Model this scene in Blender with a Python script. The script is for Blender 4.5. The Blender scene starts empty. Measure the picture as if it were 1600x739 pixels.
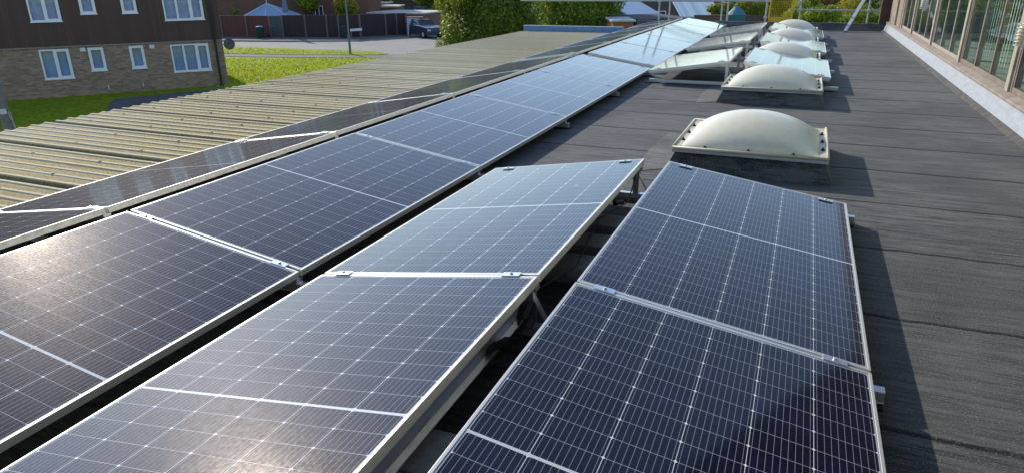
import bpy, math, random
import numpy as np
from math import radians as rad, sin, cos, pi
from mathutils import Vector, Matrix
random.seed(7)
S = bpy.context.scene
COL = S.collection

# ------------------------------------------------------------------ camera
F, PITCH, ROLL, YAW, H = 1063.99, .36306, -.00787, -.39382, 1.4624
def cam_axes():
    cy, sy, cp, sp = cos(YAW), sin(YAW), cos(PITCH), sin(PITCH)
    f = Vector((sy*cp, cy*cp, -sp)); r = Vector((cy, -sy, 0)); u = r.cross(f)
    c, s = cos(ROLL), sin(ROLL)
    return (c*r+s*u), (-s*r+c*u), f
CR, CU, CF = cam_axes()
cd = bpy.data.cameras.new('camera'); cam = bpy.data.objects.new('camera', cd); COL.objects.link(cam)
cd.sensor_width = 36; cd.lens = F/1600*36; cd.clip_start = .05; cd.clip_end = 2000
M = Matrix((CR, CU, -CF)).transposed().to_4x4(); M.translation = (0, 0, H); cam.matrix_world = M
S.camera = cam
# ------------------------------------------------------------------ light
SUN_EL, SUN_AZ = rad(27.6), rad(-55.5)
w = bpy.data.worlds.new('World'); S.world = w; w.use_nodes = True
wt = w.node_tree; bg = wt.nodes['Background']
sky = wt.nodes.new('ShaderNodeTexSky'); sky.sky_type = 'NISHITA'; sky.sun_disc = False
sky.sun_elevation = SUN_EL; sky.sun_rotation = SUN_AZ; sky.air_density = 1.0; sky.dust_density = .25; sky.ozone_density = 1.3
wt.links.new(sky.outputs[0], bg.inputs[0]); bg.inputs[1].default_value = .15
sd = bpy.data.lights.new('sun', 'SUN'); sun = bpy.data.objects.new('sun', sd); COL.objects.link(sun)
sd.energy = 3.2; sd.angle = rad(.55); sd.color = (1, .91, .77)
to_sun = Vector((sin(SUN_AZ)*cos(SUN_EL), cos(SUN_AZ)*cos(SUN_EL), sin(SUN_EL)))
sun.rotation_euler = to_sun.to_track_quat('Z', 'Y').to_euler()
S.view_settings.view_transform = 'Standard'; S.view_settings.look = 'None'
S.view_settings.exposure = .62; S.view_settings.gamma = 1; S.view_settings.use_curve_mapping = False

# a pixel of the 1600 px photograph as a ray, used only to survey real positions
def ray(u, v): return (CF + (u-800)/F*CR - (v-369.5)/F*CU).normalized()
O = Vector((0, 0, H))
def onz(u, v, z): d = ray(u, v); return O + d*((z-H)/d.z)
def ony(u, v, y): d = ray(u, v); return O + d*(y/d.y)
G = -3.3

# ------------------------------------------------------------------ helpers
class MB:
    def __init__(s): s.v = []; s.f = []
    def add(s, vs, fs):
        b = len(s.v); s.v += [tuple(x) for x in vs]; s.f += [tuple(b+i for i in f) for f in fs]; return s
    def box(s, x0, x1, y0, y1, z0, z1, m=None):
        vs = [Vector((x, y, z)) for x in (x0, x1) for y in (y0, y1) for z in (z0, z1)]
        if m: vs = [m @ q for q in vs]
        return s.add(vs, [(0,1,3,2),(4,6,7,5),(0,4,5,1),(2,3,7,6),(0,2,6,4),(1,5,7,3)])
    def tube(s, a, b, r, n=10, r2=None, cap=True):
        a = Vector(a); b = Vector(b); d = (b-a).normalized(); r2 = r if r2 is None else r2
        u = d.orthogonal().normalized(); v = d.cross(u)
        vs = []
        for p, rr in ((a, r), (b, r2)):
            for i in range(n):
                t = 2*pi*i/n; vs.append(p + rr*(u*cos(t)+v*sin(t)))
        fs = [(i, (i+1) % n, n+(i+1) % n, n+i) for i in range(n)]
        if cap: fs += [tuple(reversed(range(n))), tuple(range(n, 2*n))]
        return s.add(vs, fs)
    def path(s, pts, r, n=8):
        for a, b in zip(pts, pts[1:]): s.tube(a, b, r, n)
        return s
    def prism(s, poly, y0, y1, m=None):        # poly in x,z extruded in y
        n = len(poly)
        vs = [Vector((x, y0, z)) for x, z in poly]+[Vector((x, y1, z)) for x, z in poly]
        if m: vs = [m @ q for q in vs]
        return s.add(vs, [tuple(range(n)), tuple(reversed(range(n, 2*n)))]+[(i, n+i, n+(i+1) % n, (i+1) % n) for i in range(n)])
    def poly(s, pts): return s.add(pts, [tuple(range(len(pts)))])
    def build(s, name, mat, parent=None, bevel=0, smooth=False, label=None):
        me = bpy.data.meshes.new(name); me.from_pydata(s.v, [], s.f); me.update()
        me.materials.append(mat)
        if smooth: me.polygons.foreach_set('use_smooth', [True]*len(me.polygons))
        o = bpy.data.objects.new(name, me); COL.objects.link(o)
        if parent: o.parent = parent
        if bevel:
            b = o.modifiers.new('bevel', 'BEVEL'); b.width = bevel; b.segments = 2; b.limit_method = 'ANGLE'
        if label: o['label'] = label
        return o
def fixn(o):
    import bmesh
    bm = bmesh.new(); bm.from_mesh(o.data); bmesh.ops.recalc_face_normals(bm, faces=bm.faces); bm.to_mesh(o.data); bm.free(); return o
def tag(o, label, cat, group=None):
    o['label'] = label; o['category'] = cat
    if group: o['group'] = group
    return o
def struct(o): o['kind'] = 'structure'; return o
def thing(name, label, cat, loc=(0,0,0), rz=0, group=None):
    o = bpy.data.objects.new(name, None); COL.objects.link(o); o.empty_display_size = .2
    o.location = loc; o.rotation_euler = (0, 0, rz); return tag(o, label, cat, group)
def dup(root, loc=None, rz=None, label=None, group=None):
    def cp(o, par):
        c = o.copy(); COL.objects.link(c)
        if par: c.parent = par
        for ch in list(o.children): cp(ch, c)
        return c
    r = cp(root, None)
    if loc is not None: r.location = loc
    if rz is not None: r.rotation_euler = (0, 0, rz)
    if label: r['label'] = label
    if group: r['group'] = group
    return r

# ------------------------------------------------------------------ materials
class NT:
    def __init__(s, name):
        s.m = bpy.data.materials.new(name); s.m.use_nodes = True; s.t = s.m.node_tree
        s.b = s.t.nodes['Principled BSDF']; s.out = s.t.nodes['Material Output']
    def n(s, typ, **kw):
        x = s.t.nodes.new(typ)
        for k, v in kw.items():
            if k.startswith('i_'): x.inputs[k[2:].replace('_', ' ')].default_value = v
            else: setattr(x, k, v)
        return x
    def l(s, a, b): s.t.links.new(a, b)
    def math(s, op, a, b=None, c=None, clamp=False):
        x = s.t.nodes.new('ShaderNodeMath'); x.operation = op; x.use_clamp = clamp
        for i, q in enumerate((a, b, c)):
            if q is None: continue
            if isinstance(q, (int, float)): x.inputs[i].default_value = q
            else: s.l(q, x.inputs[i])
        return x.outputs[0]
    def mix(s, f, a, b):
        x = s.t.nodes.new('ShaderNodeMix'); x.data_type = 'RGBA'
        for sock, q in ((x.inputs[0], f), (x.inputs[6], a), (x.inputs[7], b)):
            if isinstance(q, (int, float)): sock.default_value = q
            elif isinstance(q, tuple): sock.default_value = q+(1,) if len(q) == 3 else q
            else: s.l(q, sock)
        return x.outputs[2]
    def coord(s, kind='Object', scale=(1,1,1)):
        tc = s.n('ShaderNodeTexCoord'); mp = s.n('ShaderNodeMapping'); mp.inputs['Scale'].default_value = scale
        s.l(tc.outputs[kind], mp.inputs[0]); return mp.outputs[0]
    def wcoord(s, scale=(1,1,1)):
        g = s.n('ShaderNodeNewGeometry'); mp = s.n('ShaderNodeMapping'); mp.inputs['Scale'].default_value = scale
        s.l(g.outputs['Position'], mp.inputs[0]); return mp.outputs[0]
    def noise(s, co, sc, det=4, rough=.6, dist=0):
        x = s.n('ShaderNodeTexNoise'); x.inputs['Scale'].default_value = sc; x.inputs['Detail'].default_value = det
        x.inputs['Roughness'].default_value = rough; x.inputs['Distortion'].default_value = dist
        s.l(co, x.inputs[0]); return x.outputs[0]
    def ramp(s, f, stops):
        x = s.n('ShaderNodeValToRGB'); e = x.color_ramp.elements
        while len(e) < len(stops): e.new(.5)
        for el, (p, c) in zip(e, stops):
            el.position = p; el.color = (c, c, c, 1) if isinstance(c, (int, float)) else tuple(c)+(1,)
        s.l(f, x.inputs[0]); return x.outputs[0]
    def bump(s, h, strength=.3, dist=.01):
        x = s.n('ShaderNodeBump'); x.inputs['Strength'].default_value = strength; x.inputs['Distance'].default_value = dist
        s.l(h, x.inputs['Height']); s.l(x.outputs[0], s.b.inputs['Normal']); return x
    def set(s, col=None, rough=None, metal=None, spec=None):
        for k, q in (('Base Color', col), ('Roughness', rough), ('Metallic', metal), ('Specular IOR Level', spec)):
            if q is None: continue
            if isinstance(q, (int, float)): s.b.inputs[k].default_value = q
            elif isinstance(q, tuple): s.b.inputs[k].default_value = q+(1,)
            else: s.l(q, s.b.inputs[k])
        return s

def simple(name, c1, c2=None, sc=6, rough=.7, metal=0, bump=0, bsc=60, spec=.4, det=5):
    m = NT(name); co = m.wcoord()
    if c2 is None: c2 = tuple(x*.75 for x in c1)
    f = m.ramp(m.noise(co, sc, det), [(.3, 0.), (.7, 1.)])
    m.set(m.mix(f, c1, c2), rough, metal, spec)
    if bump: m.bump(m.noise(co, bsc, 3), bump, .01)
    return m.m

# --- solar glass: 6 columns, two halves of 11 half cells (local x across 1.134, local y along 2.094)
PWID, PLEN = 1.134, 2.094
def m_solar():
    m = NT('solar_glass'); tc = m.n('ShaderNodeTexCoord'); sp = m.n('ShaderNodeSeparateXYZ'); m.l(tc.outputs['Object'], sp.inputs[0])
    x, y = sp.outputs[0], sp.outputs[1]
    cw, gx = 1.102/6, .0024
    px = m.math('DIVIDE', m.math('SUBTRACT', x, .016), cw)          # column coordinate
    fx = m.math('FRACT', px)
    dx = m.math('MULTIPLY', m.math('MINIMUM', fx, m.math('SUBTRACT', 1., fx)), cw)
    # mirrored about the middle bus strip
    ay = m.math('SUBTRACT', m.math('ABSOLUTE', m.math('SUBTRACT', y, PLEN/2)), .0055)
    ch = (PLEN/2-.0055-.022)/11
    py = m.math('DIVIDE', ay, ch); fy = m.math('FRACT', py)
    dy = m.math('MULTIPLY', m.math('MINIMUM', fy, m.math('SUBTRACT', 1., fy)), ch)
    gapx = m.math('LESS_THAN', dx, gx/2)
    gapy = m.math('LESS_THAN', dy, .0011)
    dia = m.math('LESS_THAN', m.math('ADD', dx, dy), .0062)
    mid = m.math('LESS_THAN', ay, 0.)
    e1 = m.math('LESS_THAN', x, .016); e2 = m.math('GREATER_THAN', x, .016+1.102)
    e3 = m.math('GREATER_THAN', ay, ch*11)
    edge = m.math('MAXIMUM', m.math('MAXIMUM', e1, e2), e3)
    # busbars: ten per cell, running along the panel
    bf = m.math('FRACT', m.math('MULTIPLY', fx, 9.)); 
    bd = m.math('MULTIPLY', m.math('ABSOLUTE', m.math('SUBTRACT', bf, .5)), cw/9)
    bus = m.math('LESS_THAN', bd, .00065)
    # little solder pads along the busbars
    co = m.coord('Object')
    oi = m.n('ShaderNodeObjectInfo')
    cellid = m.n('ShaderNodeCombineXYZ'); m.l(m.math('FLOOR', px), cellid.inputs[0]); m.l(m.math('FLOOR', m.math('DIVIDE', y, ch)), cellid.inputs[1]); m.l(oi.outputs['Random'], cellid.inputs[2])
    wn = m.n('ShaderNodeTexWhiteNoise', noise_dimensions='3D'); m.l(cellid.outputs[0], wn.inputs[0])
    cell = m.mix(wn.outputs[0], (.003, .0042, .018), (.005, .007, .031))
    c = m.mix(m.math('MULTIPLY', bus, .8), cell, (.36, .38, .43))
    c = m.mix(m.math('MULTIPLY', gapy, .7), c, (.42, .45, .50))
    c = m.mix(gapx, c, (.58, .61, .67))
    c = m.mix(dia, c, (.80, .82, .86))
    c = m.mix(edge, c, (.33, .36, .42))
    c = m.mix(mid, c, (.60, .64, .70))
    # thin film of dust with water marks
    d1 = m.noise(m.wcoord((1, 1, 1)), 2.2, 5, .65, .6)
    d2 = m.noise(m.wcoord((1, 1, 1)), 90., 2, .6)
    dust = m.math('MULTIPLY', m.ramp(d1, [(.35, .25), (.75, 1.)]), m.ramp(d2, [(.35, .5), (.7, 1.)]))
    c = m.mix(m.math('MULTIPLY', dust, .022), c, (.45, .42, .38))
    vor = m.n('ShaderNodeTexVoronoi'); vor.inputs['Scale'].default_value = 2.6; vor.inputs['Randomness'].default_value = 1
    nz = m.noise(m.wcoord(), 14, 3)
    m.l(m.wcoord(), vor.inputs[0])
    sep = m.n('ShaderNodeSeparateColor'); m.l(vor.outputs['Color'], sep.inputs[0])
    spot = m.math('MULTIPLY', m.math('LESS_THAN', m.math('ADD', vor.outputs['Distance'], m.math('MULTIPLY', m.math('SUBTRACT', nz, .5), .09)), .055), m.math('GREATER_THAN', sep.outputs[0], .72))
    wx = m.n('ShaderNodeSeparateXYZ'); m.l(m.wcoord(), wx.inputs[0]); spot = m.math('MULTIPLY', spot, m.math('LESS_THAN', wx.outputs[0], -.9))
    c = m.mix(m.math('MULTIPLY', spot, .45), c, (.6, .62, .62))
    r = m.ramp(d1, [(.3, .055), (.75, .09)])
    m.set(c, r, 0, .5); m.b.inputs['IOR'].default_value = 1.30
    m.b.inputs['Sheen Weight'].default_value = .05; m.b.inputs['Sheen Roughness'].default_value = .35; m.b.inputs['Sheen Tint'].default_value = (.85, .9, 1, 1)
    m.b.inputs['Coat Weight'].default_value = .06; m.b.inputs['Coat Roughness'].default_value = .42; m.b.inputs['Coat IOR'].default_value = 1.4
    m.bump(m.noise(m.wcoord(), 120, 2, .5), .04, .002)
    gl = m.n('ShaderNodeBsdfGlossy'); gl.inputs['Roughness'].default_value = .27; gl.inputs[0].default_value = (.0036, .0031, .0027, 1)
    sc_ = m.n('ShaderNodeMix'); sc_.data_type = 'RGBA'; sc_.inputs[6].default_value = (.0015, .0013, .0011, 1); sc_.inputs[7].default_value = (.0062, .0053, .0047, 1)
    m.l(m.ramp(d2, [(.4, 0.), (.6, 1.)]), sc_.inputs[0]); m.l(sc_.outputs[2], gl.inputs[0])
    ad = m.n('ShaderNodeAddShader'); m.l(m.b.outputs[0], ad.inputs[0]); m.l(gl.outputs[0], ad.inputs[1]); m.l(ad.outputs[0], m.out.inputs[0])
    return m.m
SOLAR = m_solar()
def m_alu(name, c=(.78, .76, .71), rough=.42, metal=.55):
    m = NT(name); co = m.wcoord()
    f = m.noise(co, 30, 4); m.set(m.mix(f, c, tuple(x*.82 for x in c)), m.ramp(f, [(.2, rough-.08), (.8, rough+.1)]), metal, .5)
    return m.m
ALU = m_alu('anodised_aluminium'); RAIL = m_alu('mill_aluminium', (.66, .68, .72), .34, .8)
GALV = m_alu('galvanised_tube', (.52, .54, .56), .5, .6)
DARKPL = simple('black_plastic', (.012, .012, .013), rough=.5)
BACK = simple('panel_backsheet', (.05, .05, .055), rough=.6)

def m_felt(name, seams=True, base=(.033, .035, .039), light=(.135, .135, .140)):
    m = NT(name); P = m.wcoord()
    streak = m.noise(m.wcoord((.9, 9, 1)), 2.4, 7, .72, .3)
    streak2 = m.noise(m.wcoord((1.6, 34, 2)), 2.4, 6, .75, .5)
    patch = m.noise(P, .55, 5, .6, .4)
    grain = m.noise(P, 330, 2, .7)
    grain2 = m.noise(P, 120, 2, .6)
    c = m.mix(m.ramp(streak, [(.42, 0.), (.58, 1.)]), base, light)
    c = m.mix(m.math('MULTIPLY', m.ramp(streak2, [(.46, 0.), (.62, 1.)]), .65), c, (.17, .17, .175))
    c = m.mix(m.math('MULTIPLY', m.ramp(streak2, [(.36, 1.), (.48, 0.)]), .6), c, (.022, .024, .028))
    c = m.mix(m.math('MULTIPLY', m.ramp(patch, [(.38, 1.), (.52, 0.)]), .6), c, (.030, .034, .036))
    c = m.mix(m.math('MULTIPLY', m.ramp(patch, [(.52, 0.), (.68, 1.)]), .5), c, (.15, .145, .135))
    h = m.math('MULTIPLY', grain, .6)
    if seams:
        sp = m.n('ShaderNodeSeparateXYZ'); m.l(P, sp.inputs[0])
        wob = m.math('MULTIPLY', m.math('SUBTRACT', m.noise(m.wcoord((1, .1, 1)), 2.0, 6, .7), .5), .085)
        yy = m.math('ADD', m.math('DIVIDE', m.math('SUBTRACT', sp.outputs[1], .452), .918), wob)
        fr = m.math('FRACT', yy)
        # every roll has its own tone
        rid = m.n('ShaderNodeTexWhiteNoise', noise_dimensions='1D'); m.l(m.math('FLOOR', yy), rid.inputs['W'])
        c = m.mix(m.math('MULTIPLY', rid.outputs[0], .25), c, (.12, .12, .125))
        line = m.ramp(fr, [(0., 1.), (.020, 1.), (.034, 0.)]); 
        lap = m.math('MULTIPLY', m.ramp(fr, [(.0, 1.), (.13, 0.)]), .22)
        brk = m.ramp(m.noise(m.wcoord((1, .2, 1)), 3.3, 5, .7), [(.36, .45), (.55, 1.)])
        c = m.mix(m.math('MULTIPLY', line, brk), c, (.010, .010, .010))
        c = m.mix(lap, c, (.04, .038, .036))
        # faint second ripple lines inside each roll
        fr2 = m.math('FRACT', m.math('ADD', m.math('MULTIPLY', yy, 3.), m.math('MULTIPLY', wob, 4.)))
        l2 = m.math('MULTIPLY', m.ramp(fr2, [(0., 1.), (.05, 0.)]), m.ramp(m.noise(m.wcoord((.8, 2., 1)), 1.3, 4), [(.42, 0.), (.60, .75)]))
        c = m.mix(l2, c, (.022, .022, .022))
        h = m.math('ADD', h, m.math('MULTIPLY', m.ramp(fr, [(.0, 1.), (.03, .0)]), -2.))
    sp_l = m.ramp(grain2, [(.58, 0.), (.66, 1.)])
    c = m.mix(m.math('MULTIPLY', sp_l, .55), c, (.34, .34, .34))
    # bits of pale debris
    vor = m.n('ShaderNodeTexVoronoi'); vor.inputs['Scale'].default_value = 3.1; m.l(P, vor.inputs[0])
    sep = m.n('ShaderNodeSeparateColor'); m.l(vor.outputs['Color'], sep.inputs[0])
    spot = m.math('MULTIPLY', m.math('LESS_THAN', vor.outputs['Distance'], .035), m.math('GREATER_THAN', sep.outputs[0], .78))
    c = m.mix(m.math('MULTIPLY', spot, .45), c, (.36, .34, .30))
    h = m.math('ADD', h, m.math('MULTIPLY', streak, 1.2))
    m.set(c, .78, 0, .35); m.bump(h, 1., .010)
    return m.m
FELT = m_felt('mineral_felt'); FELT2 = m_felt('upstand_felt', False)
FELTP = m_felt('worn_felt', False, (.12, .112, .10), (.23, .215, .19))

def m_asb():
    m = NT('mossy_fibre_cement'); P = m.wcoord()
    n1 = m.noise(m.wcoord((1, 3, 1)), 3.5, 6, .7); n2 = m.noise(P, 45, 4, .7); n3 = m.noise(P, .9, 4)
    c = m.mix(m.ramp(n1, [(.3, 0.), (.7, 1.)]), (.47, .345, .145), (.56, .435, .225))
    c = m.mix(m.ramp(n2, [(.38, 1.), (.55, 0.)]), c, (.22, .165, .045))
    c = m.mix(m.math('MULTIPLY', m.ramp(n3, [(.5, 0.), (.75, 1.)]), .5), c, (.30, .28, .21))
    sp0 = m.n('ShaderNodeSeparateXYZ'); m.l(P, sp0.inputs[0]); cid = m.n('ShaderNodeCombineXYZ'); m.l(m.math('FLOOR', m.math('DIVIDE', m.math('ADD', sp0.outputs[1], 6.), .84)), cid.inputs[1]); m.l(m.math('FLOOR', m.math('DIVIDE', sp0.outputs[0], 1.35)), cid.inputs[0])
    wn = m.n('ShaderNodeTexWhiteNoise', noise_dimensions='3D'); m.l(cid.outputs[0], wn.inputs[0]); c = m.mix(m.math('MULTIPLY', wn.outputs[0], .30), c, (.28, .215, .11))
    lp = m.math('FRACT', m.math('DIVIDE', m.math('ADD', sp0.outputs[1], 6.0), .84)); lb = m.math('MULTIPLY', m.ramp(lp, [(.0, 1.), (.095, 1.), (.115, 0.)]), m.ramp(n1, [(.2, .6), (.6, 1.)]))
    c = m.mix(m.math('MULTIPLY', lb, .85), c, (.10, .09, .065))  # side-lap troughs painted darker: dirt plus the trough's shadow put into the colour
    # sunlit highlight painted on the rib crowns, paler than the mossy pans
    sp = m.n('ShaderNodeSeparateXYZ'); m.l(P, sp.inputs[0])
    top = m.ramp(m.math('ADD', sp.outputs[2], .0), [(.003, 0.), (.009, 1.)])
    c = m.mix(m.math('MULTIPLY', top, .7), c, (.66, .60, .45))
    m.set(c, .9, 0, .2); m.bump(m.noise(P, 70, 4, .7), .6, .01)
    return m.m
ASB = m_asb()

def m_brick(name, c1, c2, mortar, scale=1.0, mk='Object'):
    m = NT(name); P = m.coord(mk)
    sp = m.n('ShaderNodeSeparateXYZ'); m.l(P, sp.inputs[0])
    cb = m.n('ShaderNodeCombineXYZ'); m.l(m.math('ADD', sp.outputs[0], sp.outputs[1]), cb.inputs[0]); m.l(sp.outputs[2], cb.inputs[1])
    b = m.n('ShaderNodeTexBrick'); m.l(cb.outputs[0], b.inputs['Vector'])
    b.inputs['Scale'].default_value = 1; b.inputs['Brick Width'].default_value = .225*scale; b.inputs['Row Height'].default_value = .075*scale
    b.inputs['Mortar Size'].default_value = .009*scale; b.inputs['Color1'].default_value = c1+(1,); b.inputs['Color2'].default_value = c2+(1,); b.inputs['Mortar'].default_value = mortar+(1,)
    b.inputs['Bias'].default_value = 0
    n = m.noise(m.wcoord(), 1.2, 5)
    c = m.mix(m.math('MULTIPLY', m.ramp(n, [(.3, 0.), (.7, 1.)]), .4), b.outputs[0], tuple(x*.6 for x in c1))
    n2 = m.noise(m.wcoord((1, 1, 6)), 4, 4)
    c = m.mix(m.math('MULTIPLY', m.ramp(n2, [(.4, 0.), (.7, 1.)]), .35), c, tuple(x*1.25 for x in c2))
    m.set(c, .88, 0, .2); m.bump(b.outputs[1], -.4, .006)
    return m.m
def m_board(name, c1, c2, width=.12, axis=0, rough=.75, mk='Object'):
    m = NT(name); P = m.coord(mk); sp = m.n('ShaderNodeSeparateXYZ'); m.l(P, sp.inputs[0])
    q = m.math('DIVIDE', sp.outputs[axis], width); fr = m.math('FRACT', q)
    wn = m.n('ShaderNodeTexWhiteNoise', noise_dimensions='1D'); m.l(m.math('FLOOR', q), wn.inputs['W'])
    sc = [1.2, 1.2, 1.2]; sc[axis] = 14
    if axis != 2: sc[2] = .6
    g = m.noise(m.coord(mk, tuple(sc)), 2, 5)
    c = m.mix(m.math('ADD', m.math('MULTIPLY', wn.outputs[0], .5), m.math('MULTIPLY', g, .5)), c1, c2)
    ln = m.ramp(fr, [(.0, 1.), (.06, 0.)])
    c = m.mix(m.math('MULTIPLY', ln, .8), c, tuple(x*.25 for x in c1))
    m.set(c, rough, 0, .3); m.bump(ln, -.5, .01)
    return m.m
def m_glass_pane(name, tint=(.86, .93, .89), k=.80):
    m = NT(name); t = m.n('ShaderNodeBsdfTransparent'); t.inputs[0].default_value = tint+(1,)
    g = m.n('ShaderNodeBsdfGlossy'); g.inputs['Roughness'].default_value = .02
    bp = m.n('ShaderNodeBump'); bp.inputs['Strength'].default_value = .12; bp.inputs['Distance'].default_value = .02
    m.l(m.noise(m.wcoord(), 1.6, 2), bp.inputs['Height']); m.l(bp.outputs[0], g.inputs['Normal'])
    fr = m.n('ShaderNodeFresnel'); fr.inputs[0].default_value = 1.6
    mx = m.n('ShaderNodeMixShader'); bf = m.n('ShaderNodeNewGeometry'); m.l(m.math('MULTIPLY', m.math('ADD', m.math('MULTIPLY', fr.outputs[0], k), .04, clamp=True), m.math('SUBTRACT', 1., bf.outputs['Backfacing'])), mx.inputs[0]); m.l(t.outputs[0], mx.inputs[1]); m.l(g.outputs[0], mx.inputs[2])
    m.l(mx.outputs[0], m.out.inputs[0]); return m.m
GLASS = m_glass_pane('window_glass')
GLASS2 = m_glass_pane('house_glass', (.86, .90, .95), .55)
def m_leaf(name, c1, c2, c3, trans=.35):
    m = NT(name); g = m.n('ShaderNodeNewGeometry')
    r = g.outputs['Random Per Island']
    cl = m.ramp(r, [(0., c1), (.5, c2), (1., c3)])
    n = m.noise(m.wcoord(), 1.1, 3); c = m.mix(m.math('MULTIPLY', m.ramp(n, [(.4, 0.), (.7, 1.)]), .5), cl, c3)
    m.set(c, .55, 0, .35)
    tr = m.n('ShaderNodeBsdfTranslucent'); m.l(m.mix(.5, c, (c3[0]*1.6, c3[1]*1.6, c3[2]*.8)), tr.inputs[0])
    mx = m.n('ShaderNodeMixShader'); mx.inputs[0].default_value = trans; m.l(m.b.outputs[0], mx.inputs[1]); m.l(tr.outputs[0], mx.inputs[2]); m.l(mx.outputs[0], m.out.inputs[0])
    return m.m
def m_grass(name, c1, c2, c3):
    m = NT(name); P = m.wcoord()
    a = m.noise(P, .5, 5, .6); b = m.noise(m.wcoord((1, 1, 1)), 5.0, 6, .75); d = m.noise(P, 30, 3, .7)
    c = m.mix(m.ramp(a, [(.3, 0.), (.7, 1.)]), c1, c2); c = m.mix(m.ramp(b, [(.38, 1.), (.6, 0.)]), c, c3)
    c = m.mix(m.math('MULTIPLY', m.ramp(d, [(.35, 1.), (.6, 0.)]), .5), c, tuple(x*.45 for x in c3))
    m.set(c, .8, 0, .15); m.bump(m.math('ADD', b, d), .8, .08); return m.m
GRASS = m_grass('lawn_grass', (.35, .44, .010), (.46, .50, .018), (.16, .26, .006))
TARM = simple('road_tarmac', (.20, .195, .19), (.26, .25, .24), .8, .9, bump=.3)
PATHM = simple('path_tarmac', (.10, .095, .10), (.15, .14, .14), 1.5, .9, bump=.3)
CONC = simple('concrete_block', (.36, .35, .33), (.24, .235, .225), 22, .9, bump=.6, bsc=160)
UPVC = simple('white_upvc', (.78, .79, .82), (.70, .71, .75), 3, .4)
WHITE = simple('white_paint', (.75, .75, .73), (.6, .6, .57), 3, .5)
NET = simple('net_curtain', (.52, .60, .72), (.36, .44, .56), 3, .9)
DARK = simple('dark_interior', (.03, .033, .035), rough=.8)

# ================================================================== THE SETTING
ground = MB().box(-400, 400, -200, 600, G-.5, G).build('ground', m_grass('rough_ground', (.07, .10, .02), (.10, .12, .035), (.05, .07, .015)))
struct(ground)
def sheet(name, pts, z, mat, thick=.0):
    m = MB(); P = [Vector((p[0], p[1], z)) for p in pts]; m.poly(P)
    return struct(m.build(name, mat))
def px(*q): return [onz(u, v, G) for u, v in q]
sheet('lawn', [(-60, -10), (-5, -10), (-5, 30)]+[tuple(p[:2]) for p in px((700, 93), (600, 92), (480, 91.5), (355, 90))]+[(-60, 33)], G+.02, GRASS)
pth = px((-200, 88), (355, 89.5), (480, 91), (600, 91.8), (690, 92), (700, 82), (612, 86.5), (590, 87.5), (480, 87.2), (355, 85.5), (-200, 84)); sheet('path', pth, G+.028, PATHM)
sheet('grass_verge', px((-200, 83.6), (355, 85), (480, 86.8), (588, 87), (608, 85.5), (590, 82), (545, 80), (450, 77), (355, 73.5), (-200, 70)), G+.036, GRASS)
sheet('road', px((-250, 76), (355, 78), (560, 88), (690, 97), (760, 90), (740, 46), (690, 46), (655, 56), (560, 60), (340, 60), (-250, 54)), G+.008, TARM)
# kerb and pavement under the fence
sheet('pavement', px((-250, 62), (345, 65.0), (450, 66.0), (560, 65), (640, 59.5), (655, 57), (635, 54), (340, 57), (-250, 50)), G+.10, PATHM)
kb = MB(); kp = px((-250, 62.6), (345, 65.7), (450, 66.7), (560, 65.7), (640, 60))
for a, b in zip(kp, kp[1:]):
    d = (b-a).normalized(); n = Vector((-d.y, d.x, 0))*.12
    kb.add([a, b, b+n, a+n]+[v+Vector((0, 0, .11)) for v in (a, b, b+n, a+n)], [(4,5,6,7), (0,1,5,4), (3,7,6,2), (0,4,7,3), (1,2,6,5)])
struct(kb.build('kerb', CONC))
sheet('driveway', [tuple(onz(*q, G)[:2]) for q in ((120, 215), (185, 205), (300, 160), (345, 140.5), (352, 139), (250, 149), (180, 156), (170, 165), (160, 190), (90, 215))], G+.030, PATHM)

# ---------------------------------------------------------------- flat roofed building we stand on
RX0, RX1, RY0, RY1 = -4.86, 2.0, -7.0, 22.0
fb = thing('flat_roof_building', 'low building under the dark felt flat roof carrying the solar panels', 'building')
MB().box(RX0, RX1, RY0, RY1, -.12, 0).build('roof_deck', FELT, fb)
MB().box(RX0+.05, RX1+.05, RY0+.05, RY1-.05, G, -.125).build('wall', m_brick('flat_building_brick', (.24, .14, .09), (.3, .19, .12), (.3, .28, .25)), fb)
pm = MB(); pm.prism([(0, 0), (.0, .15), (.05, .19), (.20, .19), (.22, .16), (.22, -.3), (0, -.3)], 0, 0)
pm = MB()
prof = [(22.0-.10, .002), (22.0, .14), (22.02, .19), (22.16, .19), (22.18, .15), (22.18, -.30), (22.0, -.30)]
N = 28
xs = [RX0+(RX1+.15-RX0)*i/N for i in range(N+1)]
random.seed(3)
for i, x in enumerate(xs):
    j = random.uniform(-.012, .012)
    pm.v += [(x, y+j, z+(j if z > .1 else 0)) for y, z in prof]
K = len(prof)
for i in range(N):
    for k in range(K): pm.f.append((i*K+k, i*K+(k+1) % K, (i+1)*K+(k+1) % K, (i+1)*K+k))
pm.f += [tuple(range(K)), tuple(reversed(range(N*K, N*K+K)))]
fixn(pm.build('parapet', FELT2, fb))
# worn felt skirts round the skylights are part of the roof covering
SKY = [5.42+3.385*i for i in range(5)]
for y in SKY:
    m = MB()
    m.poly([(-1.13, y-.16, .004), (-.90, y+.02, .0045), (-.90, y+1.28, .0045), (-1.12, y+1.42, .004), (-1.16, y+.6, .004)])
    m.build('worn_patch', FELTP, fb, label='pale worn felt strip beside a skylight')
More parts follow.
